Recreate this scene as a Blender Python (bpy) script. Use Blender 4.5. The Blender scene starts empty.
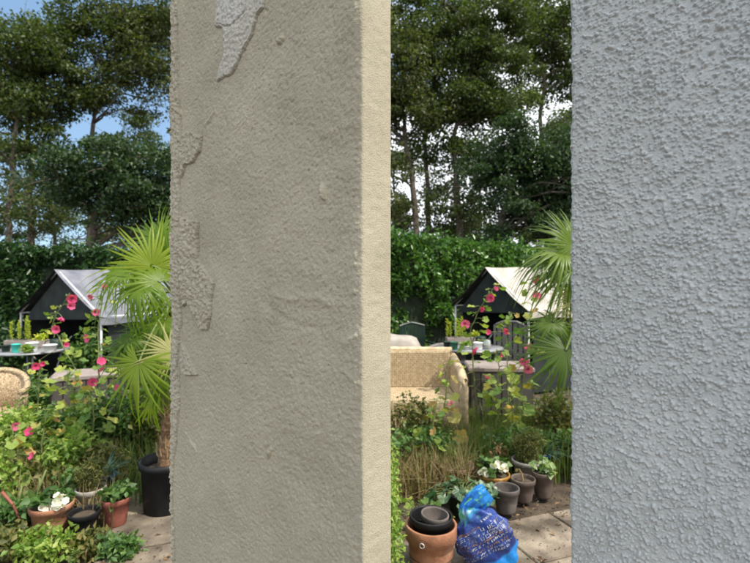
import bpy, bmesh, math, random
import numpy as np
from mathutils import Vector, Matrix
rng = np.random.default_rng(11)
random.seed(5)
R = math.radians
PI = math.pi

# ------------------------------------------------------------------ camera, sky, sun, exposure
SC = bpy.context.scene
COL = SC.collection
F, CX, CY, H = 480.0, 375.0, 281.5, 1.55          # focal length in photo pixels, centre, eye height
cam_d = bpy.data.cameras.new('camera')
cam = bpy.data.objects.new('camera', cam_d)
COL.objects.link(cam)
cam.location = (0, 0, H)
cam.rotation_euler = (R(90), 0, 0)
cam_d.sensor_width = 36
cam_d.lens = 36 * F / 750
cam_d.clip_start = 0.05
cam_d.clip_end = 3000
cam_d.dof.use_dof = True
cam_d.dof.focus_distance = 1.18
cam_d.dof.aperture_fstop = 5.6
SC.camera = cam

SUN_H = Vector((0.83, -0.557)).normalized()         # sun to the right and a little behind the camera
SUN_EL = R(58)
world = bpy.data.worlds.new('World')
SC.world = world
world.use_nodes = True
wn, wl = world.node_tree.nodes, world.node_tree.links
wn.clear()
wo = wn.new('ShaderNodeOutputWorld')
bg = wn.new('ShaderNodeBackground')
sky = wn.new('ShaderNodeTexSky')
sky.sky_type = 'NISHITA'
sky.sun_disc = False
sky.sun_elevation = SUN_EL
sky.sun_rotation = math.atan2(SUN_H.x, SUN_H.y)
sky.air_density = 1.7
sky.ozone_density = 3.0
sky.dust_density = 0.3
tc = wn.new('ShaderNodeTexCoord')
mp = wn.new('ShaderNodeMapping')
mp.inputs['Location'].default_value = (0.9, 0.2, 0.0)
mp.inputs['Scale'].default_value = (1, 1, 1.6)
nz = wn.new('ShaderNodeTexNoise')
nz.inputs['Scale'].default_value = 1.3
nz.inputs['Detail'].default_value = 6
nz.inputs['Roughness'].default_value = 0.55
sx = wn.new('ShaderNodeVectorMath'); sx.operation = 'DOT_PRODUCT'
sx.inputs[1].default_value = (0.75, -0.45, 0.0)  # clouds also spread unseen behind the camera, added for neutral light
ma = wn.new('ShaderNodeMath'); ma.operation = 'MULTIPLY_ADD'
ma.inputs[1].default_value = 1.0
cr = wn.new('ShaderNodeMapRange')
cr.interpolation_type = 'SMOOTHSTEP'
cr.inputs['From Min'].default_value = 0.02
cr.inputs['From Max'].default_value = 0.14
cmx = wn.new('ShaderNodeMix'); cmx.data_type = 'RGBA'
cmx.inputs['B'].default_value = (8.6, 8.9, 9.4, 1)
wl.new(tc.outputs['Generated'], mp.inputs['Vector'])
wl.new(mp.outputs['Vector'], nz.inputs['Vector'])
wl.new(tc.outputs['Generated'], sx.inputs[0])
wl.new(sx.outputs['Value'], ma.inputs[0])
wl.new(nz.outputs['Fac'], ma.inputs[2])
wl.new(ma.outputs[0], cr.inputs['Value'])
wl.new(cr.outputs['Result'], cmx.inputs['Factor'])
sv = wn.new('ShaderNodeVectorMath'); sv.operation = 'ADD'; sv.inputs[1].default_value = (0, 0, 0.19)
sn = wn.new('ShaderNodeVectorMath'); sn.operation = 'NORMALIZE'
wl.new(tc.outputs['Generated'], sv.inputs[0]); wl.new(sv.outputs[0], sn.inputs[0]); wl.new(sn.outputs[0], sky.inputs['Vector'])
wl.new(sky.outputs['Color'], cmx.inputs['A'])
wl.new(cmx.outputs['Result'], bg.inputs['Color'])
bg.inputs['Strength'].default_value = 0.15
wl.new(bg.outputs[0], wo.inputs[0])

sun_d = bpy.data.lights.new('sun', 'SUN')
sun = bpy.data.objects.new('sun', sun_d)
COL.objects.link(sun)
sun_d.energy = 4.0
sun_d.angle = R(0.6)
sun_d.color = (1.0, 0.93, 0.82)
S = Vector((math.cos(SUN_EL) * SUN_H.x, math.cos(SUN_EL) * SUN_H.y, math.sin(SUN_EL)))
sun.rotation_euler = S.to_track_quat('Z', 'Y').to_euler()
SC.view_settings.view_transform = 'Standard'
SC.view_settings.look = 'None'
SC.view_settings.exposure = 0.45
SC.view_settings.gamma = 1.0
SC.view_settings.use_curve_mapping = False

# ------------------------------------------------------------------ helpers
def P(px, py, Y):
    """a point seen at photo pixel (px, py), Y metres in front of the camera"""
    return Vector(((px - CX) / F * Y, Y, H - (py - CY) / F * Y))

def G(px, py, z=0.0):
    Y = (H - z) * F / (py - CY)
    return Vector(((px - CX) / F * Y, Y, z))

def link(o, parent=None):
    COL.objects.link(o)
    if parent is not None:
        o.parent = parent
    return o

def tag(o, label=None, cat=None, group=None, kind=None):
    if label: o['label'] = label
    if cat: o['category'] = cat
    if group: o['group'] = group
    if kind: o['kind'] = kind
    return o

def thing(name, label, cat, loc=(0, 0, 0), rz=0.0, group=None):
    o = bpy.data.objects.new(name, None)
    o.empty_display_size = 0.1
    o.location = loc
    o.rotation_euler = (0, 0, rz)
    link(o)
    return tag(o, label, cat, group)

def nmesh(name, V, Fc, smooth=False):
    """mesh from numpy verts (n,3) and faces (m,k)"""
    V = np.asarray(V, np.float32); Fc = np.asarray(Fc, np.int32)
    me = bpy.data.meshes.new(name)
    m, k = Fc.shape
    me.vertices.add(len(V)); me.vertices.foreach_set('co', V.ravel())
    me.loops.add(m * k); me.loops.foreach_set('vertex_index', Fc.ravel())
    me.polygons.add(m)
    me.polygons.foreach_set('loop_start', np.arange(m, dtype=np.int32) * k)
    if smooth:
        me.polygons.foreach_set('use_smooth', np.ones(m, bool))
    me.update(calc_edges=True)
    return me

def put(name, me, mat, parent=None, loc=(0, 0, 0), rot=(0, 0, 0), scale=1.0):
    o = bpy.data.objects.new(name, me)
    if mat is not None and not me.materials:
        for m in (mat if isinstance(mat, (list, tuple)) else [mat]):
            me.materials.append(m)
    o.location = loc
    o.rotation_euler = rot
    o.scale = (scale,) * 3 if not hasattr(scale, '__len__') else scale
    return link(o, parent)

class MB:
    def __init__(s):
        s.v = []; s.f = []; s.mi = []
    def face(s, idx, m=0):
        s.f.append(tuple(idx)); s.mi.append(m)
    def quad(s, a, b, c, d, m=0):
        n = len(s.v); s.v += [tuple(a), tuple(b), tuple(c), tuple(d)]
        s.face((n, n+1, n+2, n+3), m)
    def box(s, c, sz, rz=0.0, m=0, ch=0.0):
        """box centred on c; ch chamfers the top edge"""
        hx, hy, hz = sz[0]/2, sz[1]/2, sz[2]/2
        ca, sa = math.cos(rz), math.sin(rz)
        def q(x, y, z): return (c[0]+x*ca-y*sa, c[1]+x*sa+y*ca, c[2]+z)
        n = len(s.v)
        if ch > 0:
            rings = [(hx-ch*.6, hy-ch*.6, -hz), (hx, hy, -hz+ch*.6), (hx, hy, hz-ch), (hx-ch, hy-ch, hz)]
        else:
            rings = [(hx, hy, -hz), (hx, hy, hz)]
        for (x, y, z) in rings:
            s.v += [q(-x, -y, z), q(x, -y, z), q(x, y, z), q(-x, y, z)]
        for r in range(len(rings)-1):
            for k in range(4):
                a = n+r*4+k; b = n+r*4+(k+1) % 4
                s.face((a, b, b+4, a+4), m)
        s.face((n+3, n+2, n+1, n), m)
        t = n+(len(rings)-1)*4
        s.face((t, t+1, t+2, t+3), m)
        return s
    def tube(s, pts, rad, k=6, m=0, cap=True):
        pts = [Vector(p) for p in pts]
        if not hasattr(rad, '__len__'): rad = [rad]*len(pts)
        n0 = len(s.v)
        up = Vector((0.13, 0.21, 0.97)).normalized()
        for i, p in enumerate(pts):
            d = (pts[min(i+1, len(pts)-1)] - pts[max(i-1, 0)])
            d = d.normalized() if d.length > 1e-9 else Vector((0, 0, 1))
            a = d.cross(up)
            if a.length < 0.05: a = d.cross(Vector((1, 0, 0)))
            a.normalize(); b = d.cross(a)
            for j in range(k):
                t = 2*PI*j/k
                s.v.append(tuple(p + (a*math.cos(t) + b*math.sin(t))*rad[i]))
        for i in range(len(pts)-1):
            for j in range(k):
                a = n0+i*k+j; b = n0+i*k+(j+1) % k
                s.face((a, b, b+k, a+k), m)
        if cap:
            s.face(tuple(n0+j for j in reversed(range(k))), m)
            e = n0+(len(pts)-1)*k
            s.face(tuple(e+j for j in range(k)), m)
        return s
    def lathe(s, prof, n=28, c=(0, 0, 0), m=0, wob=0.0):
        """prof: (r, z) list"""
        n0 = len(s.v)
        for (r, z) in prof:
            for j in range(n):
                t = 2*PI*j/n
                w = 1+wob*math.sin(3*t+z*20)
                s.v.append((c[0]+r*w*math.cos(t), c[1]+r*w*math.sin(t), c[2]+z))
        for i in range(len(prof)-1):
            for j in range(n):
                a = n0+i*n+j; b = n0+i*n+(j+1) % n
                s.face((a, b, b+n, a+n), m)
        if prof[0][0] > 1e-4: s.face(tuple(n0+j for j in reversed(range(n))), m)
        e = n0+(len(prof)-1)*n
        if prof[-1][0] > 1e-4: s.face(tuple(e+j for j in range(n)), m)
        return s
    def mesh(s, name, smooth=False):
        me = bpy.data.meshes.new(name)
        me.from_pydata(s.v, [], s.f)
        me.polygons.foreach_set('material_index', s.mi)
        if smooth: me.polygons.foreach_set('use_smooth', [True]*len(s.f))
        me.update()
        return me
    def build(s, name, mat, parent=None, smooth=False, loc=(0, 0, 0), rot=(0, 0, 0)):
        return put(name, s.mesh(name, smooth), mat, parent, loc, rot)

def vnoise(u, v, sc, seed):
    """smooth value noise in [-1, 1]; sc is the cell size"""
    r = np.random.default_rng(seed)
    T = r.uniform(-1, 1, (256, 256))
    x = u/sc; y = v/sc
    xi = np.floor(x).astype(int); yi = np.floor(y).astype(int)
    fx = x-xi; fy = y-yi
    fx = fx*fx*(3-2*fx); fy = fy*fy*(3-2*fy)
    a = T[xi % 256, yi % 256]; b = T[(xi+1) % 256, yi % 256]
    c = T[xi % 256, (yi+1) % 256]; d = T[(xi+1) % 256, (yi+1) % 256]
    return (a*(1-fx)+b*fx)*(1-fy)+(c*(1-fx)+d*fx)*fy

# ------------------------------------------------------------------ materials
MATS = {}
def newmat(name):
    m = bpy.data.materials.new(name); m.use_nodes = True
    return m, m.node_tree.nodes, m.node_tree.links, m.node_tree.nodes['Principled BSDF']

def mat(name, c1, c2=None, rough=0.7, sc=12.0, bump=0.0, bsc=None, spec=0.4, metal=0.0, detail=5, coord='Object', c3=None):
    """two colours mixed by noise, optional bump"""
    if name in MATS: return MATS[name]
    m, n, l, b = newmat(name)
    t = n.new('ShaderNodeTexCoord')
    nz = n.new('ShaderNodeTexNoise'); nz.inputs['Scale'].default_value = sc; nz.inputs['Detail'].default_value = detail
    l.new(t.outputs[coord], nz.inputs['Vector'])
    rp = n.new('ShaderNodeValToRGB')
    rp.color_ramp.elements[0].position = 0.34; rp.color_ramp.elements[1].position = 0.66
    rp.color_ramp.elements[0].color = (*c1, 1); rp.color_ramp.elements[1].color = (*(c2 or c1), 1)
    if c3:
        e = rp.color_ramp.elements.new(0.5); e.color = (*c3, 1)
    l.new(nz.outputs['Fac'], rp.inputs['Fac'])
    l.new(rp.outputs['Color'], b.inputs['Base Color'])
    b.inputs['Roughness'].default_value = rough
    b.inputs['Specular IOR Level'].default_value = spec
    b.inputs['Metallic'].default_value = metal
    if bump:
        n2 = n.new('ShaderNodeTexNoise'); n2.inputs['Scale'].default_value = bsc or sc*4; n2.inputs['Detail'].default_value = 6
        l.new(t.outputs[coord], n2.inputs['Vector'])
        bp = n.new('ShaderNodeBump'); bp.inputs['Strength'].default_value = bump; bp.inputs['Distance'].default_value = 0.01
        l.new(n2.outputs['Fac'], bp.inputs['Height']); l.new(bp.outputs['Normal'], b.inputs['Normal'])
    MATS[name] = m
    return m

def leafmat(name, cols, trans=0.35, rough=0.45, spec=0.4, obj=False):
    """leaf colours picked at random for each leaf, with light coming through"""
    if name in MATS: return MATS[name]
    m, n, l, b = newmat(name)
    if obj:
        src = n.new('ShaderNodeObjectInfo').outputs['Random']
    else:
        src = n.new('ShaderNodeNewGeometry').outputs['Random Per Island']
    rp = n.new('ShaderNodeValToRGB')
    els = rp.color_ramp.elements
    while len(els) < len(cols): els.new(0.5)
    for i, c in enumerate(cols):
        els[i].position = i/max(1, len(cols)-1); els[i].color = (*c, 1)
    l.new(src, rp.inputs['Fac'])
    l.new(rp.outputs['Color'], b.inputs['Base Color'])
    b.inputs['Roughness'].default_value = rough
    b.inputs['Specular IOR Level'].default_value = spec
    tr = n.new('ShaderNodeBsdfTranslucent')
    hs = n.new('ShaderNodeMix'); hs.data_type = 'RGBA'; hs.blend_type = 'MULTIPLY'
    hs.inputs['Factor'].default_value = 1.0; hs.inputs['B'].default_value = (1.25, 1.5, 0.6, 1)
    l.new(rp.outputs['Color'], hs.inputs['A']); l.new(hs.outputs['Result'], tr.inputs['Color'])
    mx = n.new('ShaderNodeMixShader'); mx.inputs[0].default_value = trans
    l.new(b.outputs[0], mx.inputs[1]); l.new(tr.outputs[0], mx.inputs[2])
    l.new(mx.outputs[0], n['Material Output'].inputs['Surface'])
    MATS[name] = m
    return m

def wallmat(name, c1, c2, cpatch, fine, strength):
    m, n, l, b = newmat(name)
    t = n.new('ShaderNodeTexCoord')
    a = n.new('ShaderNodeTexNoise'); a.inputs['Scale'].default_value = 5; a.inputs['Detail'].default_value = 8; a.inputs['Roughness'].default_value = 0.65
    l.new(t.outputs['Object'], a.inputs['Vector'])
    rp = n.new('ShaderNodeValToRGB')
    rp.color_ramp.elements[0].position = 0.3; rp.color_ramp.elements[0].color = (*c1, 1)
    rp.color_ramp.elements[1].position = 0.7; rp.color_ramp.elements[1].color = (*c2, 1)
    l.new(a.outputs['Fac'], rp.inputs['Fac'])
    g = n.new('ShaderNodeTexNoise'); g.inputs['Scale'].default_value = 260; g.inputs['Detail'].default_value = 3
    l.new(t.outputs['Object'], g.inputs['Vector'])
    gr = n.new('ShaderNodeMapRange'); gr.inputs['From Min'].default_value = 0.3; gr.inputs['From Max'].default_value = 0.7
    gr.inputs['To Min'].default_value = 0.9; gr.inputs['To Max'].default_value = 1.08
    l.new(g.outputs['Fac'], gr.inputs['Value'])
    at = n.new('ShaderNodeAttribute'); at.attribute_name = 'patch'
    pm = n.new('ShaderNodeMix'); pm.data_type = 'RGBA'; pm.inputs['B'].default_value = (*cpatch, 1)
    l.new(at.outputs['Fac'], pm.inputs['Factor']); l.new(rp.outputs['Color'], pm.inputs['A'])
    mu = n.new('ShaderNodeMix'); mu.data_type = 'RGBA'; mu.blend_type = 'MULTIPLY'; mu.inputs['Factor'].default_value = 1
    l.new(pm.outputs['Result'], mu.inputs['A']); l.new(gr.outputs['Result'], mu.inputs['B'])
    l.new(mu.outputs['Result'], b.inputs['Base Color'])
    f = n.new('ShaderNodeTexNoise'); f.inputs['Scale'].default_value = fine; f.inputs['Detail'].default_value = 5; f.inputs['Roughness'].default_value = 0.6
    l.new(t.outputs['Object'], f.inputs['Vector'])
    bp = n.new('ShaderNodeBump'); bp.inputs['Strength'].default_value = strength; bp.inputs['Distance'].default_value = 0.0032
    l.new(f.outputs['Fac'], bp.inputs['Height']); l.new(bp.outputs['Normal'], b.inputs['Normal'])
    b.inputs['Roughness'].default_value = 0.95
    b.inputs['Specular IOR Level'].default_value = 0.08
    return m

M_SOIL = mat('soil', (0.035, 0.025, 0.017), (0.10, 0.075, 0.05), 0.95, 9, 0.9, 60)
M_BARK = mat('bark', (0.05, 0.04, 0.03), (0.14, 0.115, 0.085), 0.95, 14, 0.8, 40)
M_STEM = mat('green_stem', (0.10, 0.16, 0.04), (0.18, 0.20, 0.07), 0.7, 20)
M_DRYSTEM = mat('dry_stem', (0.20, 0.14, 0.07), (0.33, 0.25, 0.13), 0.8, 20)
M_TERRA = mat('terracotta', (0.22, 0.095, 0.05), (0.48, 0.27, 0.18), 0.85, 7, 0.35, 60, c3=(0.36, 0.165, 0.09), detail=10)
M_BLACKP = mat('black_plastic', (0.006, 0.006, 0.007), (0.014, 0.014, 0.015), 0.55, 10, spec=0.25)
M_GREYP = mat('grey_brown_plastic', (0.075, 0.063, 0.055), (0.17, 0.145, 0.13), 0.7, 9, 0.2, 50, detail=9)
M_BROWNP = mat('brown_plastic', (0.085, 0.062, 0.05), (0.14, 0.105, 0.085), 0.65, 12, 0.15, 50)
M_OCHRE = mat('ochre_glaze', (0.22, 0.10, 0.02), (0.48, 0.27, 0.07), 0.3, 26, 0.1, 50, 0.5)
M_STONE = mat('pale_stone', (0.26, 0.24, 0.21), (0.42, 0.39, 0.34), 0.85, 14, 0.4, 60)
M_BLUEP = mat('blue_glaze', (0.012, 0.06, 0.16), (0.02, 0.11, 0.26), 0.25, 8)
M_REDP = mat('red_brown_clay', (0.17, 0.05, 0.035), (0.27, 0.09, 0.06), 0.7, 14, 0.2, 60)
M_WHITE = mat('white_glaze', (0.74, 0.74, 0.72), (0.82, 0.82, 0.8), 0.35, 8)
M_DGREEN = mat('dark_green_plastic', (0.006, 0.018, 0.012), (0.010, 0.028, 0.018), 0.45, 8)
M_TEAL = mat('turquoise_plastic', (0.03, 0.42, 0.36), (0.05, 0.5, 0.42), 0.4, 8)
M_METAL = mat('grey_metal', (0.18, 0.185, 0.19), (0.28, 0.285, 0.29), 0.4, 10, metal=0.7)
M_PALEMETAL = mat('pale_metal', (0.5, 0.5, 0.5), (0.6, 0.6, 0.6), 0.45, 10, metal=0.3)
M_TARP = mat('cream_tarpaulin', (0.28, 0.255, 0.215), (0.42, 0.385, 0.33), 0.6, 5, 0.7, 7)
M_TARPG = mat('shade_grey_tarpaulin', (0.10, 0.105, 0.13), (0.18, 0.185, 0.21), 0.55, 5, 0.7, 7)  # same tarpaulin in shade, the shade put into the grey colour
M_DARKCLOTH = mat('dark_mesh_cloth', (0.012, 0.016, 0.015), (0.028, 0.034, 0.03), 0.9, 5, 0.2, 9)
M_BOX = mat('weathered_grey_plastic', (0.055, 0.047, 0.043), (0.085, 0.075, 0.07), 0.6, 7)
M_LID = mat('pale_plastic_lid', (0.20, 0.165, 0.145), (0.30, 0.25, 0.225), 0.65, 7)  # paler tone than the box body
M_SLATC = mat('dark_stained_wood', (0.05, 0.048, 0.05), (0.09, 0.085, 0.085), 0.6, 12)
M_RATTAN = mat('tan_rattan', (0.34, 0.25, 0.14), (0.56, 0.44, 0.28), 0.6, 22, 0.3, 120)
M_RATTAND = mat('rattan_cross_strand', (0.32, 0.235, 0.13), (0.53, 0.41, 0.255), 0.6, 30)
M_CUSHION = mat('oatmeal_cover', (0.26, 0.23, 0.19), (0.36, 0.33, 0.29), 0.85, 8, 0.3, 60)
M_WICKG = mat('grey_wicker', (0.13, 0.12, 0.11), (0.25, 0.235, 0.22), 0.7, 60, 0.5, 90)
M_LITTER = leafmat('dead_leaf', [(0.08, 0.045, 0.025), (0.16, 0.09, 0.045), (0.26, 0.17, 0.09)], 0.1, 0.8, 0.2, obj=True)

L_OAK = leafmat('tree_leaf', [(0.026, 0.046, 0.012), (0.045, 0.072, 0.018), (0.075, 0.10, 0.024), (0.12, 0.14, 0.035)], 0.38, 0.5)
L_OAKB = leafmat('tree_leaf_bronze', [(0.028, 0.044, 0.014), (0.048, 0.068, 0.02), (0.08, 0.095, 0.026), (0.13, 0.13, 0.04)], 0.4, 0.5)
L_DENSE = leafmat('dark_tree_leaf', [(0.014, 0.034, 0.014), (0.025, 0.055, 0.02), (0.045, 0.08, 0.028), (0.07, 0.11, 0.036)], 0.3, 0.45)
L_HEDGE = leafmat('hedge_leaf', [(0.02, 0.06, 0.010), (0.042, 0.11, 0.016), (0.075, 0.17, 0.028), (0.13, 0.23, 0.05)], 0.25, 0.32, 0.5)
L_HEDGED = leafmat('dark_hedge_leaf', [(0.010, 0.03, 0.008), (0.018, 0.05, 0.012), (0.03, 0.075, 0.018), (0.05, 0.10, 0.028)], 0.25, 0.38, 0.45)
L_PALM = leafmat('palm_leaf', [(0.09, 0.16, 0.014), (0.16, 0.25, 0.018), (0.30, 0.36, 0.03)], 0.6, 0.38, 0.5, obj=True)
L_PALMD = leafmat('deep_palm_leaf', [(0.06, 0.11, 0.014), (0.10, 0.17, 0.02), (0.17, 0.24, 0.03)], 0.5, 0.38, 0.5, obj=True)
L_PALMY = leafmat('pale_palm_leaf', [(0.34, 0.33, 0.12), (0.40, 0.36, 0.14)], 0.4, 0.5, 0.4, obj=True)
L_HOLLY = leafmat('hollyhock_leaf', [(0.09, 0.17, 0.04), (0.17, 0.25, 0.05), (0.27, 0.34, 0.075), (0.40, 0.40, 0.09)], 0.35, 0.6, 0.3, obj=True)
L_YELLOW = leafmat('yellowing_leaf', [(0.38, 0.33, 0.07), (0.42, 0.27, 0.06), (0.26, 0.30, 0.07), (0.44, 0.26, 0.10)], 0.35, 0.6, 0.3, obj=True)
L_PINK = leafmat('pink_petal', [(0.62, 0.05, 0.17), (0.68, 0.09, 0.24), (0.70, 0.14, 0.30)], 0.4, 0.6, 0.2, obj=True)
M_PINKC = mat('crimson_petal_base', (0.32, 0.01, 0.06), (0.4, 0.02, 0.08), 0.6)
M_PETALW = leafmat('white_petal', [(0.74, 0.70, 0.64), (0.80, 0.78, 0.74), (0.82, 0.72, 0.64)], 0.3, 0.6, 0.2)
L_LIME = leafmat('lime_leaf', [(0.26, 0.36, 0.03), (0.40, 0.44, 0.04), (0.52, 0.48, 0.05)], 0.35, 0.5)
L_GREEN = leafmat('mid_green_leaf', [(0.035, 0.08, 0.02), (0.06, 0.13, 0.03), (0.10, 0.19, 0.05), (0.16, 0.24, 0.06)], 0.35, 0.5)
L_OLIVE = leafmat('olive_leaf', [(0.05, 0.07, 0.018), (0.09, 0.11, 0.03), (0.15, 0.15, 0.04), (0.22, 0.18, 0.06)], 0.35, 0.55)
L_BLUEG = leafmat('blue_green_leaf', [(0.03, 0.075, 0.05), (0.05, 0.11, 0.075), (0.09, 0.16, 0.11)], 0.3, 0.45)
L_PRIVET = leafmat('bright_bush_leaf', [(0.10, 0.19, 0.03), (0.17, 0.27, 0.045), (0.26, 0.35, 0.07), (0.34, 0.40, 0.10)], 0.4, 0.45)
L_GRASS = leafmat('grass_blade', [(0.045, 0.09, 0.018), (0.08, 0.14, 0.028), (0.14, 0.18, 0.04), (0.22, 0.20, 0.07)], 0.35, 0.55)
L_DRY = leafmat('dry_grass_blade', [(0.14, 0.10, 0.045), (0.24, 0.17, 0.08), (0.33, 0.25, 0.13), (0.16, 0.16, 0.05)], 0.35, 0.7)

# ------------------------------------------------------------------ foliage helpers
def unit(a):
    return a/np.maximum(np.linalg.norm(a, axis=-1, keepdims=True), 1e-9)

def leaf_arrays(pos, size, aspect=0.5, up=0.6, d=None, fold=0.12, r=rng):
    """folded diamond leaves: 4 verts, 2 triangles each"""
    n = len(pos)
    if d is None:
        d = unit(r.normal(0, 1, (n, 3)) + np.array([0, 0, -0.15]))
    nn = r.normal(0, 1, (n, 3)); nn[:, 2] = np.abs(nn[:, 2]) + up
    nn = unit(nn - d*np.sum(nn*d, axis=1, keepdims=True))
    s = np.cross(nn, d)
    L = size[:, None]
    w = L*aspect*0.5
    V = np.empty((n, 4, 3))
    V[:, 0] = pos
    V[:, 1] = pos + d*L*0.45 + s*w + nn*L*fold
    V[:, 2] = pos + d*L - nn*L*0.05
    V[:, 3] = pos + d*L*0.45 - s*w + nn*L*fold
    b = (np.arange(n)*4)[:, None]
    Fc = np.concatenate([b+np.array([[0, 1, 2]]), b+np.array([[0, 2, 3]])], 0)
    return V.reshape(-1, 3), Fc

def leaf_cloud(name, pos, size, m, parent, **k):
    V, Fc = leaf_arrays(np.asarray(pos), np.asarray(size), **k)
    return put(name, nmesh(name, V, Fc), m, parent)

def ball(n, c, r3, shell=0.45, r=rng):
    """n points in an ellipsoid, thinned in the middle"""
    d = unit(r.normal(0, 1, (n, 3)))
    q = (shell + (1-shell)*r.random(n)**0.6) if shell else r.random(n)**(1/3)
    return np.asarray(c) + d*q[:, None]*np.asarray(r3)

def blades(n, xy, h, w, lean=0.4, r=rng, z0=-0.02):
    """grass blades as bent tapering strips"""
    a = r.uniform(0, 2*PI, n); ln = r.normal(0, lean, n)
    bx, by = np.cos(a), np.sin(a)
    sx_, sy_ = -by, bx
    V = np.empty((n, 5, 3))
    base = np.column_stack([xy, np.full(n, z0)])
    for i, (t, ww) in enumerate(((0, 1), (0.5, 0.8), (1, 0))):
        off = ln*h*t*t
        c = base + np.column_stack([bx*off, by*off, h*t*(1-0.25*np.abs(ln)*t)])
        sd = np.column_stack([sx_*w*ww/2, sy_*w*ww/2, np.zeros(n)])
        if i < 2:
            V[:, i*2] = c-sd; V[:, i*2+1] = c+sd
        else:
            V[:, 4] = c
    b = (np.arange(n)*5)[:, None]
    Fc = np.concatenate([b+np.array([[0, 1, 3]]), b+np.array([[0, 3, 2]]), b+np.array([[2, 3, 4]])], 0)
    return V.reshape(-1, 3), Fc

def curve(a, b, sag=0.0, n=6, side=(0, 0, 0)):
    a = Vector(a); b = Vector(b); side = Vector(side)
    return [a.lerp(b, i/n) + (Vector((0, 0, sag)) + side)*(4*(i/n)*(1-i/n)) for i in range(n+1)]

# ------------------------------------------------------------------ ground
nG = 90
gx = np.linspace(-1, 1, nG); gx = np.sign(gx)*np.abs(gx)**3*700
gy = np.concatenate([np.linspace(-60, 0, 8), np.linspace(0.6, 14, 60), np.linspace(16, 900, 16)])
U_, V_ = np.meshgrid(gx, gy)
Zg = -0.035 + 0.012*vnoise(U_+50, V_+70, 0.5, 3)
Vt = np.column_stack([U_.ravel(), V_.ravel(), Zg.ravel()])
ii = np.arange(len(gy)-1)[:, None]*nG + np.arange(nG-1)[None, :]
ii = ii.ravel()
g = put('ground', nmesh('ground', Vt, np.column_stack([ii, ii+1, ii+1+nG, ii+nG]), True), M_SOIL)
tag(g, kind='structure')

# patio of separate slabs
M_SLAB = mat('concrete_slab', (0.06, 0.047, 0.032), (0.26, 0.215, 0.16), 0.9, 5.5, 0.7, 60, c3=(0.155, 0.125, 0.092), detail=10)
def slab_vary():
    n, l = M_SLAB.node_tree.nodes, M_SLAB.node_tree.links
    tcn = next(x for x in n if x.type == 'TEX_COORD')
    oi = n.new('ShaderNodeObjectInfo'); sc_n = n.new('ShaderNodeVectorMath'); sc_n.operation = 'SCALE'
    cb = n.new('ShaderNodeCombineXYZ'); l.new(oi.outputs['Random'], cb.inputs[0]); l.new(oi.outputs['Random'], cb.inputs[1])
    l.new(cb.outputs[0], sc_n.inputs[0]); sc_n.inputs['Scale'].default_value = 40
    ad = n.new('ShaderNodeVectorMath'); ad.operation = 'ADD'
    l.new(tcn.outputs['Object'], ad.inputs[0]); l.new(sc_n.outputs[0], ad.inputs[1])
    for x in n:
        if x.type == 'TEX_NOISE': l.new(ad.outputs[0], x.inputs['Vector'])
    hv = n.new('ShaderNodeHueSaturation'); mr = n.new('ShaderNodeMapRange')
    mr.inputs['To Min'].default_value = 0.72; mr.inputs['To Max'].default_value = 1.2
    l.new(oi.outputs['Random'], mr.inputs['Value']); l.new(mr.outputs[0], hv.inputs['Value'])
    b = n['Principled BSDF']; src = b.inputs['Base Color'].links[0].from_socket
    l.new(src, hv.inputs['Color']); l.new(hv.outputs[0], b.inputs['Base Color'])
slab_vary()
patio = thing('patio', None, None, (1.0, 2.9, 0), R(20))
tag(patio, kind='structure')
bed = MB()
bed.box((-1.2, -1.9, -0.022), (6.4, 3.6, 0.02))
bed.build('bedding', M_SOIL, patio)
slabs = []
for k in range(3):
    mb = MB(); s_ = 0.447
    mb.box((0, 0, 0), (s_, s_, 0.04), ch=0.006)
    me = mb.mesh('slab')
    me.materials.append(M_SLAB)
    slabs.append(me)
def on_patio(x, y):
    if x > -0.5: return y < 3.32 + 0.42*(x-1.1)
    return y < 3.6 and x/y > -0.50
ca, sa = math.cos(R(20)), math.sin(R(20))
for i in range(-10, 5):
    for j in range(-8, 4):
        lx, ly = i*0.46+0.04, j*0.46+0.02
        wx, wy = 1.0+lx*ca-ly*sa, 2.9+lx*sa+ly*ca
        if on_patio(wx, wy) and wy > 0.5:
            o = put('slab', random.choice(slabs), None, patio, (lx, ly, -0.018+random.uniform(-.004, .003)),
                    (random.uniform(-.006, .006), random.uniform(-.006, .006), R(random.choice((0, 90, 180, 270)))+random.uniform(-.008, .008)))

# ------------------------------------------------------------------ the two rendered walls
def frame(x, y, nx, ny):
    N = Vector((nx, ny)).normalized()                # the way the face looks
    return Vector((x, y)), N, Vector((-N.y, N.x))    # far corner, normal, direction towards the camera
def wall_uv(fr, px, py):
    A, ND, DD = fr
    px = np.asarray(px, float); py = np.asarray(py, float)
    dx, dz = (px-CX)/F, -(py-CY)/F
    t = (A[0]*ND.x + A[1]*ND.y)/(dx*ND.x + ND.y)
    X, Y, Z = dx*t, t, H+dz*t
    return (X-A[0])*DD.x + (Y-A[1])*DD.y, Z

def rnoise(u, v, sc, seed):
    a = seed*1.7+0.4
    return 0.6*vnoise(u*math.cos(a)+v*math.sin(a), -u*math.sin(a)+v*math.cos(a), sc, seed)+0.6*vnoise(u*math.cos(a+.8)+v*math.sin(a+.8), -u*math.sin(a+.8)+v*math.cos(a+.8), sc*.83, seed+200)

def in_poly(u, v, poly):
    ins = np.zeros(u.shape, bool)
    n = len(poly)
    for i in range(n):
        (x1, y1), (x2, y2) = poly[i], poly[(i+1) % n]
        c = ((y1 > v) != (y2 > v)) & (u < (x2-x1)*(v-y1)/(y2-y1+1e-12)+x1)
        ins ^= c
    return ins

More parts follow.
